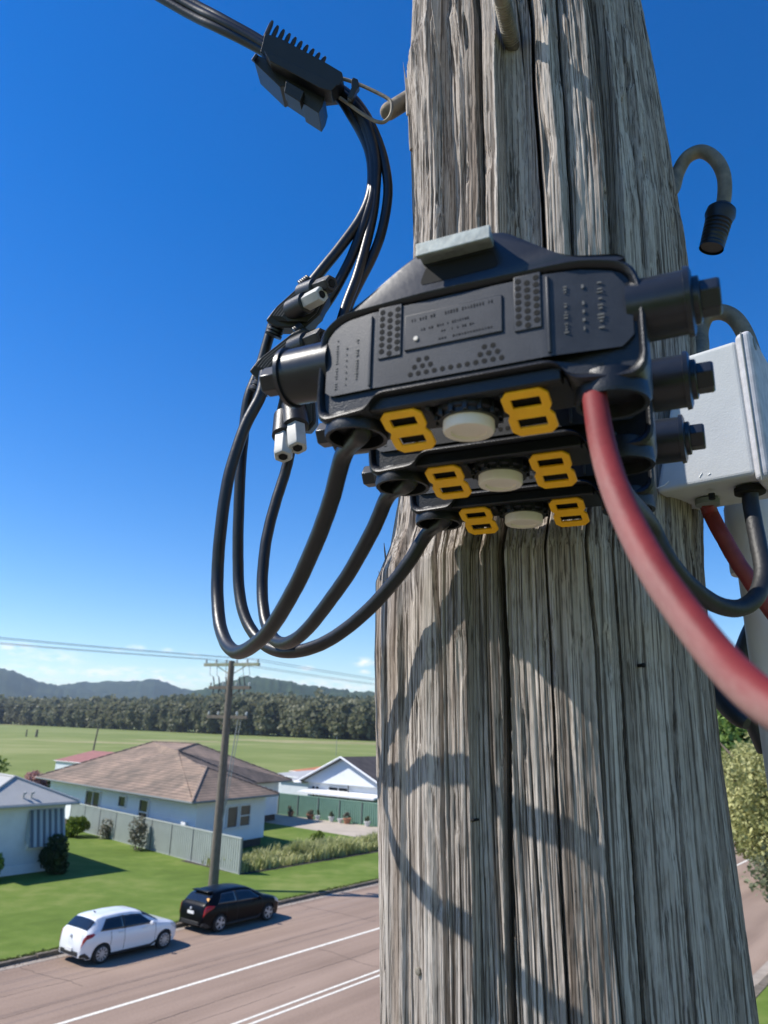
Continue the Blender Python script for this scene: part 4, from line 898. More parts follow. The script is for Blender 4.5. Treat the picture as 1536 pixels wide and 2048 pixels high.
def build_pole():
    zz = np.r_[-8.1, -6, -4, -2.5, -1.5, -.9, -.6, np.arange(-.47, 1.04, .0027), 1.1, 1.25, 1.6, 2.2, 3.0, 3.6]
    ph = np.r_[np.linspace(-1.75, 1.75, 1120), np.linspace(1.75, 2*math.pi-1.75, 46)[1:-1]]
    nz_, npn = len(zz), len(ph); V = np.zeros((nz_, npn, 3))
    for i, z in enumerate(zz):
        zc = min(max(z, -.45), 1.05); mid, r_ = pole_at(zc); r_ = r_*(1+.008*max(0, -z-.5)) - .004*max(0, z-1.05); s = ph*r_; Z = np.full_like(s, z)
        ww = (vnoise(s*9, Z*2.2, 3)-.5)*.045 + (vnoise(s*40, Z*6, 4)-.5)*.013 + (vnoise(s*90, Z*26, 5)-.5)*.006
        w = min(max((z-.30)/.22, 0), 1); w = w*w*(3-2*w); pw = ph+ww
        d = 1.6*w*rows_profile(KA, z, pw) + 1.15*(1-w)*rows_profile(KB, z, pw)
        sw = s + (vnoise(s*25, Z*2.2, 8)-.5)*.006
        chunk = vnoise(s*28, Z*2.2, 30)
        d = d + (vnoise(sw*760, Z*5, 11)-.5)*.0008 + (vnoise(sw*380, Z*3, 12)-.5)*.0010 + (vnoise(sw*130, Z*1.2, 13)-.5)*.0012*(.4+1.4*chunk) + (vnoise(sw*30, Z*.8, 14)-.5)*.0036
        c1 = np.abs(vnoise(sw*80, Z*.55, 21)-.5); d = d - .0075*np.clip(1.3-c1/.055, 0, 1)*np.clip((chunk-.42)/.12, 0, 1)
        c2 = np.abs(vnoise(sw*230, Z*1.1, 22)-.5); d = d - .0030*np.clip(1.2-c2/.10, 0, 1)*np.clip((vnoise(s*16, Z*1.1, 33)-.35)/.2, 0.1, 1)
        c3 = vnoise(sw*150, Z*16, 23); rag = 1 if z > .5 else .45
        d = d - .004*rag*np.clip((c3-.78)/.1, 0, 1) + (vnoise(sw*260, Z*60, 24)-.5)*.0006*(1+rag)
        fade = np.where(np.abs(ph) < 1.6, 1, .5); d = d*np.where(ph > math.pi*.6, .3, 1)
        # broken shoulder on the left where a slab has split away
        a_out = mid+math.pi-ph; rr_ = r_+d*fade; c = np.array([D0*math.sin(mid), D0*math.cos(mid)])
        V[i, :, 0] = c[0]+np.sin(a_out)*rr_; V[i, :, 1] = c[1]+np.cos(a_out)*rr_; V[i, :, 2] = 8+z
    idx = np.arange(nz_*npn).reshape(nz_, npn); nx = np.roll(idx, -1, axis=1)
    Q = np.stack([idx[:-1], nx[:-1], nx[1:], idx[1:]], -1).reshape(-1, 4)
    V = V.reshape(-1, 3)
    t = thing('timber_pole', 'thick weathered grey timber pole with deep cracks filling the right of the view', 'utility pole', (D0*math.sin(rad(12.3)), D0*math.cos(rad(12.3)), 0))
    np_mesh('pole', V, Q[:, ::-1], M['wood'], t, smooth=60)
    b = MB(); mid, r_ = pole_at(3.0); c = np.array([D0*math.sin(mid), D0*math.cos(mid), 11.59]); b.cyl(c, c+[0, 0, .02], r_*.95, r_*.9, 24); b.build('pole_top', M['wood'], t)
    # splinters lifting off the left edge
    for pts, w in (([(800, 1210), (782, 1150), (772, 1120), (768, 1086)], .0042), ([(778, 1230), (766, 1180), (757, 1142)], .003), ([(790, 1180), (786, 1130), (781, 1108)], .003), ([(816, 230), (811, 160), (806, 124)], .0022), ([(824, 300), (815, 200), (812, 170)], .003)):
        P = spline([ath(x, y, .775) for x, y in pts], 9); k = len(P); b = MB(); b.tube(P, [w*(1-.93*i/(k-1))*(.8+.4*random.random()) for i in range(k)], 5); b.build('splinter', M['wood'], t, smooth=None)
def pole_surface(x, y, lift=0.0):        # point on the pole's skin seen at a pixel
    phi, z = px_to_phi(x, y); mid, r_ = pole_at(z); a = mid+math.pi-phi; n = np.array([math.sin(a), math.cos(a), 0]); return np.array([D0*math.sin(mid), D0*math.cos(mid), 8+z])+n*(r_+lift), n

build_pole()
def nail_marks():
    root = bpy.data.objects['timber_pole']
    for x, y, r_ in ((1281, 1331, .0019), (843, 1941, .0030), (1262, 712, .003), (950, 1640, .0012), (1150, 1780, .0012)):
        p, n = pole_surface(x, y); b = MB(); b.lathe(p-n*.01, n, [(0, r_*.8), (.012, r_*.8), (.0125, r_), (.0145, r_), (.0150, r_*.6)], 10); b.build('nail_mark', M['matt_black'] if r_ < .0025 else M['rust'], root)  # smallest ones are black studs, painting the dark of small openings
nail_marks()

# ------------------------------------------------------------------ fuse holders
YAW = rad(26.0); EX = np.array([math.cos(YAW), -math.sin(YAW), 0]); EY = np.array([math.sin(YAW), math.cos(YAW), 0])
C0 = CAM + ray(940, 665)*.415
HUNDRED = .001
def mm(*a): return np.array(a, float)*.001
def rounded(pts, rs_, n=5):              # round polygon corners in the X-Z plane
    out = []; k = len(pts)
    for i in range(k):
        p = np.array(pts[i], float); a = np.array(pts[i-1], float)-p; b = np.array(pts[(i+1) % k], float)-p; la, lb = np.linalg.norm(a), np.linalg.norm(b); a /= la; b /= lb
        r_ = min(rs_[i], la*.48, lb*.48)
        for j in range(n):
            q = j/(n-1); out.append(p+a*r_*(1-q)**2+b*r_*q**2)
    return out
def bend(x):                             # the panel's ends sweep back from the camera
    return max(0, abs(x+10)-53)*.16
def fuse_holder(label):
    t = thing('fuse_holder', label, 'fuse holder', C0, rotz=-YAW, group='row of three fuse holders', local=True)
    O = rounded([(-102, -20), (-101, 26), (-88, 34), (-20, 34), (66, 33), (86, 28), (91, 12), (91, -39), (54, -38), (47, -27), (-59, -27), (-65, -36), (-100, -36)], [6, 10, 14, 10, 14, 14, 14, 12, 8, 6, 6, 8, 12])
    cen = np.array([-6, 2.0])
    def ring(y, sc, dz=0): return [mm(cen[0]+(p[0]-cen[0])*sc[0], y+bend(p[0]), cen[1]+(p[1]-cen[1])*sc[1]+dz) for p in O]
    b = MB()
    b.loft([ring(4.5, (.955, .86)), ring(3.2, (.960, .875)), ring(.9, (.975, .935)), ring(.6, (.985, .965)), ring(2.2, (1, 1)), ring(14, (1.0, 1.0)), ring(20, (.985, .99)), ring(48, (.97, .97)), ring(54, (.93, .88))])
    b.build('housing', M['black'], t, 35)
    # front panel sheet inside the rim
    b = MB(); P = rounded([(-95, -18.5), (-95, 23), (-84, 28), (60, 27.5), (80, 22), (84, 8), (84, -20), (46, -21.5), (-60, -21.5)], [5, 8, 10, 12, 12, 8, 6, 4, 4])
    xs = np.linspace(-96, 85, 60); zt = []; 
    ptop = [(-95, 20), (-90, 26), (-82, 28.5), (0, 28.2), (60, 27.5), (76, 24), (83, 14), (84.5, 6)]; pbot = [(-95, -16), (-92, -19.5), (-60, -21.5), (46, -21.5), (80, -20.5), (84.5, -14)]
    rws = [[mm(x, 3.0+bend(x), np.interp(x, *zip(*pbot))+(np.interp(x, *zip(*ptop))-np.interp(x, *zip(*pbot)))*q) for x in xs] for q in np.linspace(0, 1, 14)]
    b.loft(rws, closed=False, caps=False); fp = b.build('front_panel', M['panel'], t, 60, recalc=False)
    b = MB()
    for x in (-63, 43): b.box(mm(x, 3.2+bend(x), 3), mm(.9, 1.2, 23))
    for x0, x1, z0, z1 in ((-41, 18, -2, 21),):
        b.box(mm((x0+x1)/2, 2.9, (z0+z1)/2), mm((x1-x0)/2, .8, (z1-z0)/2))
    for x in (-50.5, 32): b.box(mm(x, 2.9, 13), mm(7.6, .7, 17))
    b.build('raised_panel', M['panel'], fp, 30, bevel=.0006)
    b = MB()
    def hexh(x, z, r_=1.75, y=2.17): b.lathe(mm(x, y+bend(x), z), (0, -1, 0), [(0, r_*.001), (.0001, r_*.001)], 8)
    for cx in (-50.5, 32):
        for c_ in range(3):
            for k in range(7): hexh(cx+(c_-1)*5.0, 26.5-k*4.3-(2.1 if c_ == 1 else 0))
    for k in range(12): hexh(-37+k*4.9, -17.3, 1.6, 2.98)
    for k in range(3): hexh(-34.5+k*4.9, -13, 1.6, 2.98); hexh(4.8+k*4.9, -13, 1.6, 2.98)
    for k in range(2): hexh(-32+k*4.9, -8.8, 1.6, 2.98); hexh(7.2+k*4.9, -8.8, 1.6, 2.98)
    b.build('vent_discs', M['matt_black'], fp, None)  # thin black discs: the shade inside the vents is put in as colour
    # worn moulded lettering: rows of small strokes, unreadable in the photograph too
    rr = random.Random(4); b = MB(); b2 = MB()
    def row(bb, x, z, n, dx, dz, w, h, y):
        for k in range(n):
            if rr.random() < .82: bb.box(mm(x+dx*k, y+bend(x+dx*k)+.15, z+dz*k), mm(w*rr.uniform(.35, .8), .12, h*rr.uniform(.45, .8)))
    row(b2, -36, 16.5, 10, 1.7, .06, .6, 1.5, 1.9); row(b2, -17, 17, 6, 1.7, .06, .6, 1.4, 1.9); row(b2, -5, 17.4, 11, 1.7, .05, .6, 1.6, 1.9)
    row(b2, -30, 9.5, 5, 1.6, .06, .55, 1.0, 1.9); row(b2, -20, 10, 5, 1.5, .06, .55, 1.2, 1.9); row(b2, -11, 10.5, 7, 1.5, .06, .55, 1.2, 1.9); row(b2, -19, 6, 6, 1.5, .06, .55, 1.1, 1.9); row(b2, -8, 6.3, 7, 1.5, .06, .55, 1.1, 1.9)
    row(b2, -24, 1.2, 22, 1.7, .04, .6, .8, 1.9)
    row(b, -88, 17, 20, 0, -1.7, 1.6, .5, 2.6); row(b, -81, 14, 8, 0, -4.0, .9, .7, 2.4); row(b, -73, 15, 17, 0, -1.7, 1.5, .5, 2.4)
    b.build('moulded_lettering', M['emboss'], fp, None); b = MB(); row(b, 52, 18, 17, 0, -1.7, 1.5, .5, 2.4); row(b, 61, 17, 6, 0, -5.0, .9, 1.4, 2.4); row(b, 69.5, 18, 15, 0, -1.9, 2.2, .6, 2.4)
    b.build('moulded_lettering', M['emboss'], fp, None); b2.build('label_text', M['matt_black'], fp, None)
    b = MB(); b.lathe(mm(-33.5, 2.0, 4.5), (0, -1, 0), [(0, .0016), (.0006, .0013)], 10); b.build('mark', M['white_plug'], fp)
    # hump with a slot for the mounting bar
    b = MB(); H1 = rounded([(-92, 32), (-70, 46), (-46, 66), (-30, 74), (4, 73), (16, 71), (36, 54), (52, 41), (80, 34), (84, 30), (-90, 30)], [6, 10, 14, 14, 8, 10, 14, 16, 8, 2, 2], 5)
    b.loft([[mm(p[0], y0+max(0, p[1]-32)*sl_, p[1]-sh*max(0, (p[1]-31)/42)) for p in H1] for y0, sl_, sh in ((9.5, .10, 3), (8.5, .16, .6), (10, .16, 0), (36, -.05, 0), (38, -.05, 1.5))])
    b.build('hump', M['hump'], t, 35)
    b = MB(); S_ = rounded([(-36, 45), (-32, 58), (10, 58), (14, 45)], [4, 3, 3, 4], 4); b.extr([mm(p[0], 9.2+max(0, p[1]-32)*.12, p[1]) for p in S_], mm(0, 6, 0)); b.build('slot_plate', M['matt_black'], t, None)  # black plate painted as the dark inside of the bar opening
    # underside: front bar, shelf and the two open cable boots
    b = MB(); b.box(mm(-8, 9, -31), mm(56, 3.5, 4.0)); b.box(mm(-8, 30, -30), mm(58, 19, 2.5))
    for x in (-30, 14): b.box(mm(x, 27, -34), mm(1.5, 16, 3))
    b.build('underside_rail', M['black'], t, 30, bevel=.001)
    for x, zb in ((-82, -42), (70, -45)):
        b = MB(); n = 26; rings = []
        for z, r_, inn in ((-31, 19, 0), (zb+3, 20.5, 0), (zb, 20, 0), (zb+.2, 17.5, 0), (zb+4, 17, 0), (-32, 16, 0)):
            rings.append([mm(x+r_*math.cos(2*math.pi*i/n)*.95, 25+r_*math.sin(2*math.pi*i/n), z) for i in range(n)])
        b.loft(rings); bo = b.build('cable_boot', M['black'], t, 40)
        b = MB(); b.lathe(mm(x+(7 if x < 0 else -8), 20, zb+6), (0, 0, 1), [(0, .0085), (.004, .0105), (.010, .0115), (.012, .0115)], 20); b.build('gland', M['rubber_dull'], bo)
    # yellow tags hanging below the front edge
    for cx in (-47, 26):
        b = MB(); w = 13.2; T_ = np.array([0, 30, -13.5]); T_ = T_/np.linalg.norm(T_); Hh = 33.0; N_ = np.cross(T_, [1, 0, 0])
        def pt(u, v, o=0): return mm(*(np.array([cx, 9.5, -35.2]) + np.array([1, 0, 0])*u + T_*v + N_*o))
        out = [(-w+4, 0), (w-4, 0), (w, 4), (w, 12.8), (w-1.8, 15.6), (w-1.8, 17), (w, 19.8), (w, Hh-4), (w-4, Hh), (-w+4, Hh), (-w, Hh-4), (-w, 19.8), (-w+1.8, 17), (-w+1.8, 15.6), (-w, 12.8), (-w, 4)]
        # an 8-shaped frame: outer outline bridged to two windows
        bm = bmesh.new(); loops = [out, [(-8, 5.6), (8, 5.6), (8, 12.2), (-8, 12.2)], [(-8, 20.4), (8, 20.4), (8, 27.2), (-8, 27.2)]]; es = []
        for lp in loops:
            vs = [bm.verts.new(tuple(pt(u, v))) for u, v in lp]; es += [bm.edges.new((vs[i], vs[(i+1) % len(vs)])) for i in range(len(vs))]
        bmesh.ops.triangle_fill(bm, edges=es, use_beauty=True, use_dissolve=True); bmesh.ops.recalc_face_normals(bm, faces=bm.faces)
        me = bpy.data.meshes.new('yellow_tag'); bm.to_mesh(me); bm.free(); o = link('yellow_tag', me, M['yellow'], t, None)
        md = o.modifiers.new('solid', 'SOLIDIFY'); md.thickness = .0022; md.offset = 0; bv = o.modifiers.new('bevel', 'BEVEL'); bv.width = .0007; bv.segments = 2
        b = MB(); b.extr([pt(u, v, -3.2) for u, v in ((-9, 4), (9, 4), (9, 29), (-9, 29))], mm(*(-N_*1.5))); b.build('tag_holder', M['matt_black'], t, None)
        b = MB(); b.box(mm(cx, 14, -33), mm(11, 3, 3.5)); b.build('tag_bracket', M['black'], t, None, bevel=.001)
    # white plug in a ribbed collar
    pc = mm(-11, 29, 0); b = MB(); b.lathe(pc+mm(0, 0, -31), (0, 0, -1), [(0, .0195), (.006, .0195), (.007, .0175), (.0095, .0175)], 28)
    for k in range(14):
        an = 2*math.pi*k/14; b.box(pc+mm(18.6*math.cos(an), 18.6*math.sin(an), -35.5), mm(1.2, 1.2, 4.5))
    pl = b.build('plug_collar', M['black'], t, 40)
    b = MB(); b.lathe(pc+mm(0, 0, -38), (0, 0, -1), [(0, .0148), (.0075, .0150), (.009, .0142), (.009, .0105), (.0076, .0098), (.0076, .002)], 32); b.build('plug', M['white_plug'], t, 40)
    # end barrels with hexagonal nuts
    for sgn, x0, x1, x2, rr_, zc in ((-1, -96, -134, -152, 18.5, 8), (1, 82, 113, 127, 17.0, 6)):
        b = MB(); b.lathe(mm(x0, 24, zc), (sgn, 0, 0), [(0, rr_*.001), (abs(x1-x0)*.001-.003, rr_*.00098), (abs(x1-x0)*.001-.0028, rr_*.00108), (abs(x1-x0)*.001, rr_*.00106), (abs(x1-x0)*.001+.001, rr_*.0009)], 36)
        ba = b.build('end_barrel', M['hump'], t, 40)
        b = MB(); b.lathe(mm(x1, 24, zc), (sgn, 0, 0), [(0, .0125), (.004, .0125), (.0045, .0105)], 24); b.lathe(mm(x1+sgn*4, 24, zc), (sgn, 0, 0), [(0, .0098), (abs(x2-x1)*.001-.005, .0098), (abs(x2-x1)*.001-.004, .0088)], 6); b.build('hex_nut', M['hump'], ba, 30, bevel=.0006)
    return t
def copy_tree(o, parent=None):
    c = o.copy(); COL.objects.link(c); c.parent = parent
    for ch in list(o.children): copy_tree(ch, c)
    return c
fh = fuse_holder('largest and nearest black fuse holder, its red cable hanging below')
fh2 = copy_tree(fh); fh3 = copy_tree(fh)
P1 = CAM+ray(936, 855)*.43; P2 = CAM+ray(1000, 962)*.43*1.178; P3 = CAM+ray(1047, 1041)*.43*1.385
fh2.location = Vector(C0+P2-P1); fh3.location = Vector(C0+P3-P1)
fh2['label'] = 'middle black fuse holder tucked behind the nearest one'; fh3['label'] = 'smallest looking black fuse holder, hard against the timber pole'
for f_ in (fh2, fh3): 
    for c in list(f_.children):
        if c.name.startswith('front_panel'): pass
def fpt(P, x, y, z): return C0+(P-P1)+EX*x*.001+EY*y*.001+np.array([0, 0, z*.001])
# galvanised bar that carries the three holders, running from the pole through their slots
def mounting_bar():
    a = fpt(P1, -11, 2, 63); e = fpt(P3, -11, 34, 63); d = (P3-P1); d = d/np.linalg.norm(d); e = a+d*.40; b = MB()
    sx = EX*.0225; up = np.array([0, 0, 1.0])
    b.extr([a-sx-up*.0025, a+sx-up*.0025, a+sx+up*.0035+0*d, a-sx+up*.0035], d*.40)
    t = thing('mounting_bar', 'pale galvanised bar end poking out above the nearest fuse holder', 'bracket', a)
    b.build('bar', M['zinc'], t, None, bevel=.0008)
    b = MB(); b.extr([a-sx*1.02-up*.0052-d*.002, a+sx*1.02-up*.0052-d*.002, a+sx*1.02+up*.0036-d*.002, a-sx*1.02+up*.0036-d*.002], d*.0035); b.build('bar_lip', M['zinc'], t, None, bevel=.0006)
mounting_bar()

# ------------------------------------------------------------------ cables
def cable(name, label, pts, r, m='rubber', n=14, k=110, cat='cable', group=None, jit=0.0):
    P = spline(pts, k)
    if jit: P = P + np.stack([np.convolve(rng.normal(size=k+14), np.ones(15)/15*1.6, 'valid')*jit for _ in range(3)], 1)
    b = MB(); rr_ = r if np.isscalar(r) else np.interp(np.linspace(0, 1, k), np.linspace(0, 1, len(r)), r); b.tube(P, rr_, n); o = b.build(name, M[m], None, 60)
    return tag(o, label, cat, group)
G = 'black cable loops on the left'
def px_path(L): return [at(x, y, t) for x, y, t in L]
cable('loop_cable', 'outer black cable loop ending in the nearest fuse holder', px_path([(530, 745, .80), (521, 790, .79), (490, 852, .78), (459, 950, .765), (442, 1060, .75), (435, 1170, .735), (441, 1255, .70), (468, 1303, .655), (512, 1287, .615), (560, 1228, .58), (620, 1110, .545), (662, 1000, .515), (690, 905, .49)]) + [fpt(P1, -75, 20, -40), fpt(P1, -75, 20, -30)], .0061, group=G, jit=.0006)
cable('loop_cable', 'middle black cable loop ending in the middle fuse holder', px_path([(585, 860, .83), (576, 925, .83), (548, 1015, .815), (531, 1090, .80), (524, 1180, .78), (532, 1245, .75), (556, 1283, .715), (594, 1276, .68), (640, 1228, .65), (695, 1150, .62), (745, 1060, .592), (778, 990, .572)]) + [fpt(P2, -75, 20, -40), fpt(P2, -75, 20, -30)], .0060, group=G, jit=.0006)
cable('loop_cable', 'lowest black cable loop ending in the rear fuse holder by the pole', px_path([(545, 650, .90), (520, 735, .89), (496, 800, .88), (486, 880, .87), (480, 950, .855), (476, 1060, .84), (477, 1160, .825), (488, 1228, .80), (512, 1272, .775), (548, 1299, .745), (600, 1302, .72), (665, 1276, .695), (740, 1216, .675), (812, 1132, .66), (855, 1065, .653)]) + [fpt(P3, -75, 20, -40), fpt(P3, -75, 20, -30)], .0062, group=G, jit=.0006)
# service cable arriving from the upper left through the clamp, four cores
GS = 'cores of the service cable'
cl0, cl1 = (520, 88), (672, 178)
def core(lab, off, tail, r=.0066, mtl='rubber'):
    P = []
    a = CAM+ray(-1400, -980)*2.2
    for q in range(4): P.append(a+(at(330+off[0]*.6, -20+off[1]*.6, 1.10)-a)*q/4)
    P += px_path([(355+off[0], 0+off[1], 1.10), (435+off[0]*.9, 42+off[1]*.9, 1.07), (cl0[0]+off[0]*.7, cl0[1]+off[1]*.7, 1.05), (600+off[0]*.5, 140+off[1]*.6, 1.03), (cl1[0]+off[0]*.6, cl1[1]+off[1]*.6, 1.01)]) + px_path(tail)
    cable('service_cable', lab, P, r, mtl, group=GS, k=150, jit=.0007)
core('leftmost core, curving down to the upper black connector', (-6, 12), [(705, 235, .995), (737, 300, .975), (743, 370, .955), (727, 425, .94), (690, 482, .925), (640, 545, .91), (617, 572, .905)])
core('second core, straight behind the upper connector to the middle connector', (10, 14), [(716, 225, .99), (744, 300, .97), (746, 380, .95), (730, 440, .935), (703, 515, .92), (672, 575, .905), (640, 625, .90), (616, 660, .895)])
core('third core, ridged, running down behind the nearest fuse holder', (-8, -6), [(722, 225, .985), (751, 310, .965), (750, 400, .945), (735, 480, .925), (715, 550, .905), (692, 612, .89), (660, 700, .87), (600, 770, .85)], .0062)
core('outermost core at the right, bulging toward the pole', (14, -4), [(722, 215, .99), (757, 285, .975), (775, 365, .955), (768, 440, .94), (748, 505, .925), (716, 570, .91), (697, 610, .90), (660, 730, .88), (610, 800, .86)], .0062)

def clamp():
    t0 = .985; c = at(600, 140, 1.0); t = thing('strain_clamp', 'black toothed strain clamp gripping the service cable at top left', 'clamp', c)
    def pl(nm, L, tt, th, m='black', par=None, bv=.0008): b = MB(); b.extr([at(x, y, tt) for x, y in L], F*th); return b.build(nm, M[m], t if par is None else par, None, bevel=bv)
    pl('clamp_body', [(530, 66), (560, 76), (650, 124), (684, 144), (687, 158), (676, 172), (640, 176), (600, 158), (520, 104)], .975, .045)
    pl('clamp_body', [(528, 100), (676, 168), (662, 182), (640, 176), (540, 122)], .955, .03)
    pl('clamp_jaw', [(512, 108), (528, 116), (612, 164), (650, 192), (645, 212), (637, 226), (603, 204), (606, 199), (566, 172), (560, 174), (508, 124)], .975, .05)
    pl('clamp_jaw', [(572, 160), (608, 182), (600, 204), (568, 184)], .962, .02)
    b = MB(); b.tube([at(514, 110, .97), at(506, 122, .97)], .0028, 6); b.build('clamp_pin', M['black'], t)
    b = MB()
    for k in range(10):
        q = k/9; x, y = 545+q*107, 42+q*70; x2, y2 = 531+q*106, 74+q*62
        L_b = 1.0 if k == 0 else .93
        b.tube([at(x2, y2, .985), at(x2+(x-x2)*.75*L_b, y2+(y-y2)*.75*L_b, .985), at(x2+(x-x2)*L_b, y2+(y-y2)*L_b, .985)], [.0034, .003, .0018], 7)
    b.build('clamp_teeth', M['black'], t)
    b = MB(); b.tube(spline(px_path([(680, 156, .99), (706, 164, .985), (745, 181, .975), (778, 199, .965), (784, 212, .96), (780, 232, .955), (768, 244, .955), (750, 242, .96), (722, 226, .97), (700, 210, .98), (680, 196, .99)]), 60), .0024, 8); b.build('bail_wire', M['rust'], t)
    b = MB(); b.extr([at(x, y, .968) for x, y in ((706, 154), (716, 158), (719, 172), (714, 178), (704, 200), (694, 194), (703, 174), (702, 160))], F*.012); b.build('bail_keeper', M['black'], t, None, bevel=.001)
clamp()
def hook_bolt():
    a = ath(850, 178, .84); e = ath(772, 226, .80); d = (e-a); b = MB(); P = [a, a+d*.5, e+(-d)*.05, e, e+d*.03]; b.tube(P, [.0118, .0115, .0112, .0095, .005], 14)
    tag(b.build('hook_bolt', M['rust']), 'short rusty bolt through the left side of the pole holding the clamp wire', 'bolt')
hook_bolt()
def step_bolt():
    p, n = pole_surface(1019, 66); t = thing('step_bolt', 'threaded bolt sticking out of the top of the pole', 'bolt', p); q = p-n*.05; e = p+n*.16; b = MB(); b.tube([q, p, p+n*.02, e], .0082, 14); b.build('shank', M['rust'], t)
    b = MB()
    for k in range(16): c = p+n*(-.01+.0032*k); b.lathe(c, n, [(0, .0081), (.0008, .0092), (.0016, .0081)], 14)
    b.build('thread', M['rust'], t)
step_bolt()
def pigtail(label, L, cap, r=.0080):
    P = spline([ath(x, y, h) for x, y, h in L], 60); t = thing('pigtail_hook', label, 'hook', P[0], group='pigtail hooks on the pole'); b = MB(); b.tube(P, r, 14); b.build('rod', M['rust'], t)
    if cap:
        a, e = ath(1443, 420, .83), ath(1424, 492, .83); d = e-a; ln = np.linalg.norm(d); d = d/ln; prof = [(-.006, .010), (0, .0160), (.008, .0170), (.014, .0148)]
        for k in range(7): prof += [(.016+k*.0050, .0150-k*.0002), (.0175+k*.0050, .0132), (.0192+k*.0050, .0132), (.0202+k*.0050, .0148-k*.0002)]
        prof += [(ln, .0132), (ln+.001, .0115)]
        b = MB(); b.lathe(a, d, prof, 28); o = b.build('rubber_cap', M['black'], t, 35)
        b = MB(); b.lathe(e+d*.0002, d, [(0, .0122), (.0014, .0118)], 24); b.build('cap_end', M['rubber_dull'], o)
pigtail('upper rusty hook on the right of the pole with black ribbed cap', [(1325, 400, .80), (1346, 378, .82), (1356, 345, .83), (1374, 315, .83), (1402, 303, .83), (1430, 318, .83), (1447, 350, .83), (1449, 390, .83), (1442, 428, .83)], True)
pigtail('lower rusty hook on the right of the pole behind the grey box', [(1385, 740, .79), (1401, 700, .82), (1401, 660, .84), (1414, 632, .84), (1440, 624, .84), (1466, 634, .84), (1486, 660, .84), (1502, 700, .84), (1512, 740, .84)], False, .0090)

# ------------------------------------------------------------------ piercing connectors at the left
def connector(label, t_, body, nuts, glands, up=True):
    c = at(*body[0], t_); t = thing('cable_connector', label, 'connector', c, group='black cable connectors left of the fuse holders')
    b = MB(); b.extr([at(x, y, t_) for x, y in body], F*.034); bo = b.build('connector_body', M['rubber_dull'], t, None, bevel=.002, seg=3)
    cx, cy = np.mean([p[0] for p in body]), np.mean([p[1] for p in body])
    b = MB()
    for k in range(5):
        q = .2+.12*k; b.extr([at(cx+(x-cx)*(.82-.04*k)-4+k*2.5, cy+(y-cy)*(.82-.04*k)-4+k*2.0, t_-.0012*(k+1)) for x, y in body], F*.004)
    b.build('connector_rib', M['rubber_dull'], bo, None, bevel=.0008)
    for (x0, y0, x1, y1, r_, m) in nuts:
        a = at(x0, y0, t_-.012); e = at(x1, y1, t_-.034); d = e-a; ln = np.linalg.norm(d)
        b = MB(); b.lathe(a-d*.5, d, [(0, r_*1.22), (ln*.9, r_*1.25), (ln*.95, r_*1.05)], 20); co = b.build('bolt_collar', M['black'], t, 40)
        b = MB(); b.lathe(a+d*.35, d, [(0, r_), (ln*.85, r_), (ln*.95, r_*.88), (ln*.95, r_*.5), (ln*.8, r_*.45)], 6); b.build('bolt_head', M[m], co, 30, bevel=.0006)
        b = MB(); dd = d/ln; b.lathe(a+d*.35+dd*(ln*.951), dd, [(0, r_*.42), (.0003, r_*.42)], 12); b.build('socket', M['matt_black'], co, None)
    for (x0, y0, x1, y1, r0, r1) in glands:
        a, e = at(x0, y0, t_+.012), at(x1, y1, t_+.012); d = e-a; ln = np.linalg.norm(d); prof = []
        for k in range(5): q = k/5; rr_ = r0+(r1-r0)*q; prof += [(ln*q, rr_*.88), (ln*(q+.03), rr_), (ln*(q+.13), rr_), (ln*(q+.16), rr_*.88)]
        b = MB(); b.lathe(a, d, prof+[(ln, r1)], 22); b.build('cable_boot', M['black'], t, 40)
connector('upper black connector with one pale grey bolt head', .86, [(531, 640), (548, 618), (608, 564), (628, 556), (648, 566), (658, 590), (640, 628), (610, 655), (552, 655)],
          [(600, 612, 634, 594, .0098, 'grey_cap'), (622, 582, 654, 570, .0098, 'black')], [(560, 640, 546, 672, .0085, .0105), (606, 576, 622, 560, .0100, .0080)])
connector('middle black connector half hidden behind the fuse holder barrel', .845, [(498, 742), (515, 720), (586, 664), (606, 655), (640, 668), (642, 700), (615, 740), (585, 775), (518, 762)],
          [(604, 690, 636, 676, .0098, 'black')], [(534, 738, 516, 786, .0088, .0125), (594, 668, 608, 654, .0098, .0080)])
connector('lowest black connector with two grey nuts pointing down', .84, [(548, 842), (563, 775), (590, 770), (630, 790), (632, 845), (618, 862), (560, 858)],
          [(590, 835, 594, 882, .0115, 'grey_cap'), (570, 855, 567, 900, .0110, 'grey_cap')], [(590, 850, 583, 880, .008, .008)])

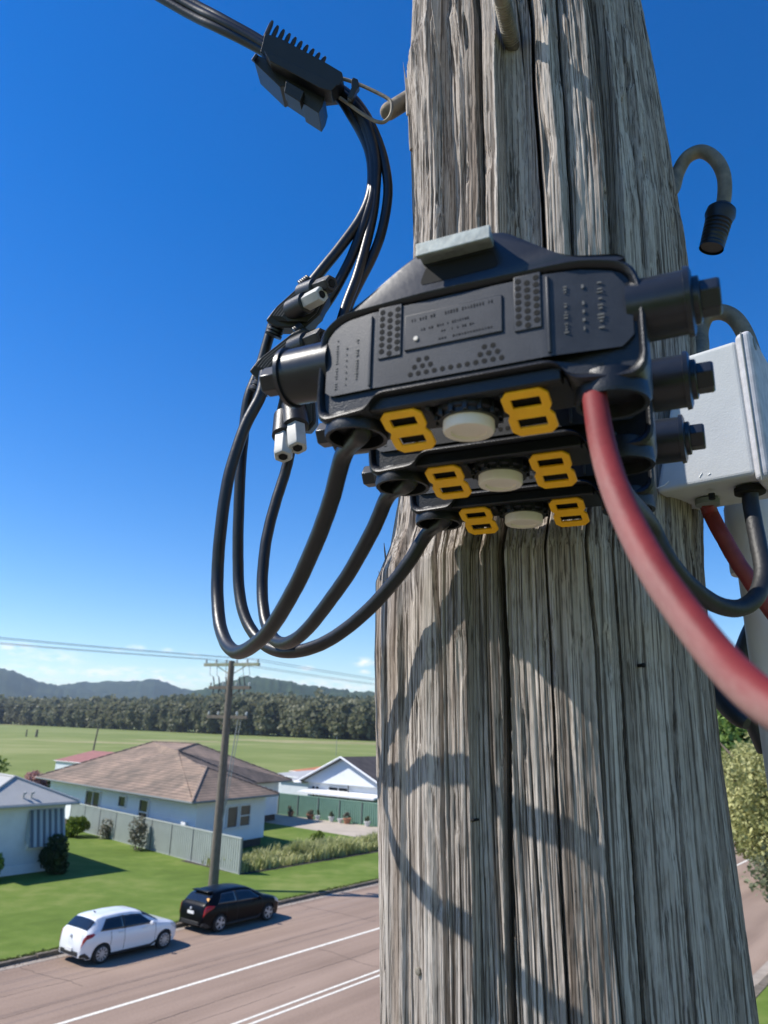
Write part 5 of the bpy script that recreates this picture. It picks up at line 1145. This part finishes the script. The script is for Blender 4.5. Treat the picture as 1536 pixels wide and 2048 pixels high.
# ------------------------------------------------------------------ grey junction box, conduit and right-hand cables
JY = rad(38); JX = np.array([math.cos(JY), -math.sin(JY), 0]); JV = np.array([math.sin(JY), math.cos(JY), 0]); JC = CAM+ray(1310, 985)*.665
def jpt(x, y, off=0.0):
    d = ray(x, y); tt = ((JC-CAM+JV*off)@JV)/(d@JV); return CAM+d*tt
def junction_box():
    t = thing('junction_box', 'grey plastic junction box on the right of the pole above the conduit', 'junction box', JC)
    f = [jpt(1355, 716), jpt(1472, 679), jpt(1513, 948), jpt(1312, 986)]; b = MB(); dep = JV*.085
    k = [p+dep+(np.mean(f, axis=0)-p)*.03 for p in f]
    b.add(f+k, [(0, 1, 2, 3), (7, 6, 5, 4), (0, 4, 5, 1), (1, 5, 6, 2), (2, 6, 7, 3), (3, 7, 4, 0)])
    bo = b.build('box_body', M['boxgrey'], t, None, bevel=.004, seg=4)
    g = [jpt(1468, 672), jpt(1500, 657), jpt(1545, 955), jpt(1512, 964)]; g = [p-JV*.003 for p in g]; dep2 = JV*.095
    b = MB(); b.add(g+[p+dep2 for p in g], [(0, 1, 2, 3), (7, 6, 5, 4), (0, 4, 5, 1), (1, 5, 6, 2), (2, 6, 7, 3), (3, 7, 4, 0)]); li = b.build('box_lid', M['boxlid'], t, None, bevel=.005, seg=4)
    s0, s1 = jpt(1483, 668)-JV*.0036, jpt(1526, 962)-JV*.0036; b = MB(); b.tube([s0, s1], .0006, 6); b.build('lid_seam', M['fencepost'], li)
    ln = np.cross(g[1]-g[2], dep2); ln /= np.linalg.norm(ln); ln = ln if ln@JX > 0 else -ln
    q = g[1]+JV*.014+(g[2]-g[1])*.07; b = MB(); b.lathe(q-ln*.001, ln, [(0, .006), (.0016, .006), (.0017, .0045)], 16); b.build('lid_screw', M['fencepost'], li)
    # cable entries in the base
    for (x, y, off, m, r_) in ((1415, 1008, .045, 'fencepost', .0105), (1500, 985, .03, 'matt_black', .0125), (1424, 996, .02, 'matt_black', .0028)):
        p = jpt(x, y, off); b = MB(); b.lathe(p+[0, 0, .004], (0, 0, -1), [(0, r_), (.005, r_), (.0055, r_*.7)], 18); b.build('cable_entry', M[m], t)
    # small scuffs on the face
    b = MB()
    for x0, y0, x1, y1 in ((1399, 955, 1404, 946), (1416, 950, 1421, 947), (1310, 978, 1330, 970), (1330, 970, 1338, 962)): b.tube([jpt(x0, y0)-JV*.0001, jpt(x1, y1)-JV*.0001], .0005, 5)
    b.build('scuff', M['frame'], bo)
    return t
junction_box()
def conduit():
    e = ath(1480, 1250, .80); d = ray(1530, 1250); c = CAM+d*.80/math.hypot(d[0], d[1]); t = thing('conduit', 'grey plastic conduit pipe running down beside the pole', 'conduit', (c[0], c[1], 0)); r_ = .0208
    top = ath(1495, 1000, .78)[2]; b = MB(); b.tube([(c[0]+.05, c[1]+.02, -.1), (c[0]+.05, c[1]+.02, 6.8), (c[0]+.035, c[1]+.015, 7.5), (c[0]+.004, c[1], top-.14), (c[0], c[1], top+.01)], r_, 28); b.build('pipe', M['pipe'], t)
    zb = ath(1490, 1142, .78)[2]; b = MB(); b.lathe((c[0], c[1], zb), (0, 0, 1), [(0, r_*1.02), (.0005, r_*1.2), (.004, r_*1.24), (top-zb-.003, r_*1.24), (top-zb+.004, r_*1.15)], 28); b.build('coupling', M['pipe'], t)
    b = MB()
    for z in (6.2, 4.0, 2.0): b.lathe((c[0]+.05, c[1]+.02, z), (0, 0, 1), [(0, r_*1.2), (.02, r_*1.2)], 20)
    b.build('saddle', M['zinc'], t)
conduit()
def two_tone(name, c1, c2):              # faded strip on the lower left, its sunlit paleness put in the colour
    m = mat(name, c1, .62, var=.15, scale=40, bump=.0004, bscale=200, spec=.3); nt = m.node_tree; N, L = nt.nodes, nt.links; b = N['Principled BSDF']
    at_ = N.new('ShaderNodeAttribute'); at_.attribute_name = 'faded_sunlit'; old = b.inputs['Base Color'].links[0].from_socket
    nz = N.new('ShaderNodeTexNoise'); nz.inputs['Scale'].default_value = 35; nz.inputs['Detail'].default_value = 4
    ad = N.new('ShaderNodeMath'); ad.operation = 'MULTIPLY_ADD'; ad.inputs[1].default_value = .3; ad.inputs[2].default_value = -.15; L.new(nz.outputs['Fac'], ad.inputs[0])
    sm = N.new('ShaderNodeMath'); sm.operation = 'ADD'; L.new(ad.outputs[0], sm.inputs[0]); L.new(at_.outputs['Fac'], sm.inputs[1])
    mr = N.new('ShaderNodeMapRange'); mr.inputs['From Min'].default_value = .25; mr.inputs['From Max'].default_value = .95; L.new(sm.outputs[0], mr.inputs['Value'])
    mx = N.new('ShaderNodeMix'); mx.data_type = 'RGBA'; mx.inputs['B'].default_value = (*c2, 1); L.new(mr.outputs[0], mx.inputs['Factor']); L.new(old, mx.inputs['A']); L.new(mx.outputs['Result'], b.inputs['Base Color']); return m
M['red'] = two_tone('red cable sheath', (.175, .020, .022), (.27, .15, .13))
M['red_plain'] = mat('red cable sheath plain', (.22, .032, .032), .5, var=.25, scale=40, bump=.0006, bscale=220)
def red_cable():
    L = [(1190, 800, .385), (1203, 880, .36), (1226, 965, .33), (1262, 1052, .305), (1312, 1145, .28), (1372, 1232, .26), (1440, 1318, .24), (1510, 1388, .22), (1590, 1440, .205), (1720, 1490, .19)]
    pts = [fpt(P1, 62, 20, -28), fpt(P1, 62, 20, -36)]+px_path(L); k = 140; P = spline(pts, k); n = 28; b = MB(); b.tube(P, .0063, n); o = b.build('red_cable', M['red'], None, 60, recalc=False)
    me = o.data; a = me.attributes.new('faded_sunlit', 'FLOAT', 'POINT'); val = np.zeros(len(me.vertices)); co = np.array([v.co[:] for v in me.vertices])
    ref = np.array([-.55, -.35, -.75]); ref /= np.linalg.norm(ref)
    for i in range(k):
        c = P[i]; w = min(max((i/k-.12)/.18, 0), 1); rel = (co[i*n:(i+1)*n]-c)/.0063; val[i*n:(i+1)*n] = w*np.clip(.22+.95*(rel@ref), 0, 1)
    a.data.foreach_set('value', val.astype(np.float32)); tag(o, 'thick two tone red cable sweeping from the nearest fuse holder to the lower right', 'cable')
red_cable()
cable('red_cable', 'thin red cable dropping out of the grey junction box', [jpt(1415, 1000, .045)]+px_path([(1420, 1022, .70), (1443, 1070, .69), (1478, 1130, .68), (1518, 1188, .67), (1570, 1262, .66), (1640, 1400, .64)]), .0072, 'red_plain', jit=.0005)
cable('black_cable', 'black cable looping from the junction box back to the middle fuse holder', [jpt(1500, 975, .03)]+px_path([(1502, 1010, .64), (1516, 1085, .62), (1526, 1150, .60), (1512, 1196, .585), (1475, 1216, .575), (1425, 1204, .565), (1372, 1164, .555), (1330, 1112, .545), (1298, 1050, .54)])+[fpt(P2, 68, 22, -62), fpt(P2, 62, 20, -40), fpt(P2, 62, 20, -30)], .0068, 'rubber_dull', jit=.0005)
cable('black_cable', 'short black cable end poking from behind the pole below the red cable', px_path([(1385, 1310, .93), (1420, 1365, .90), (1452, 1412, .875), (1478, 1438, .86), (1492, 1446, .855), (1494, 1447, .854)]), [.0105, .0108, .0108, .0105, .0098, .007], 'rubber_dull')
cable('black_strap', 'flat black cable bend showing left of the conduit', px_path([(1515, 1235, .88), (1494, 1280, .88), (1482, 1320, .88), (1482, 1365, .88), (1500, 1430, .88), (1530, 1500, .88)]), .0095, 'rubber_dull')

# ------------------------------------------------------------------ haze over the whole landscape
def haze():
    b = MB(); b.box((0, 4000, 152), (5200, 4900, 153.1)); o = b.build('haze', None, None, None); m = bpy.data.materials.new('haze'); m.use_nodes = True; nt = m.node_tree
    nt.nodes.remove(nt.nodes['Principled BSDF']); v = nt.nodes.new('ShaderNodeVolumePrincipled'); v.inputs['Color'].default_value = (.70, .84, 1.0, 1); v.inputs['Density'].default_value = .00008; v.inputs['Anisotropy'].default_value = .2
    nt.links.new(v.outputs[0], nt.nodes['Material Output'].inputs['Volume']); o.data.materials.append(m); o['kind'] = 'stuff'
haze()
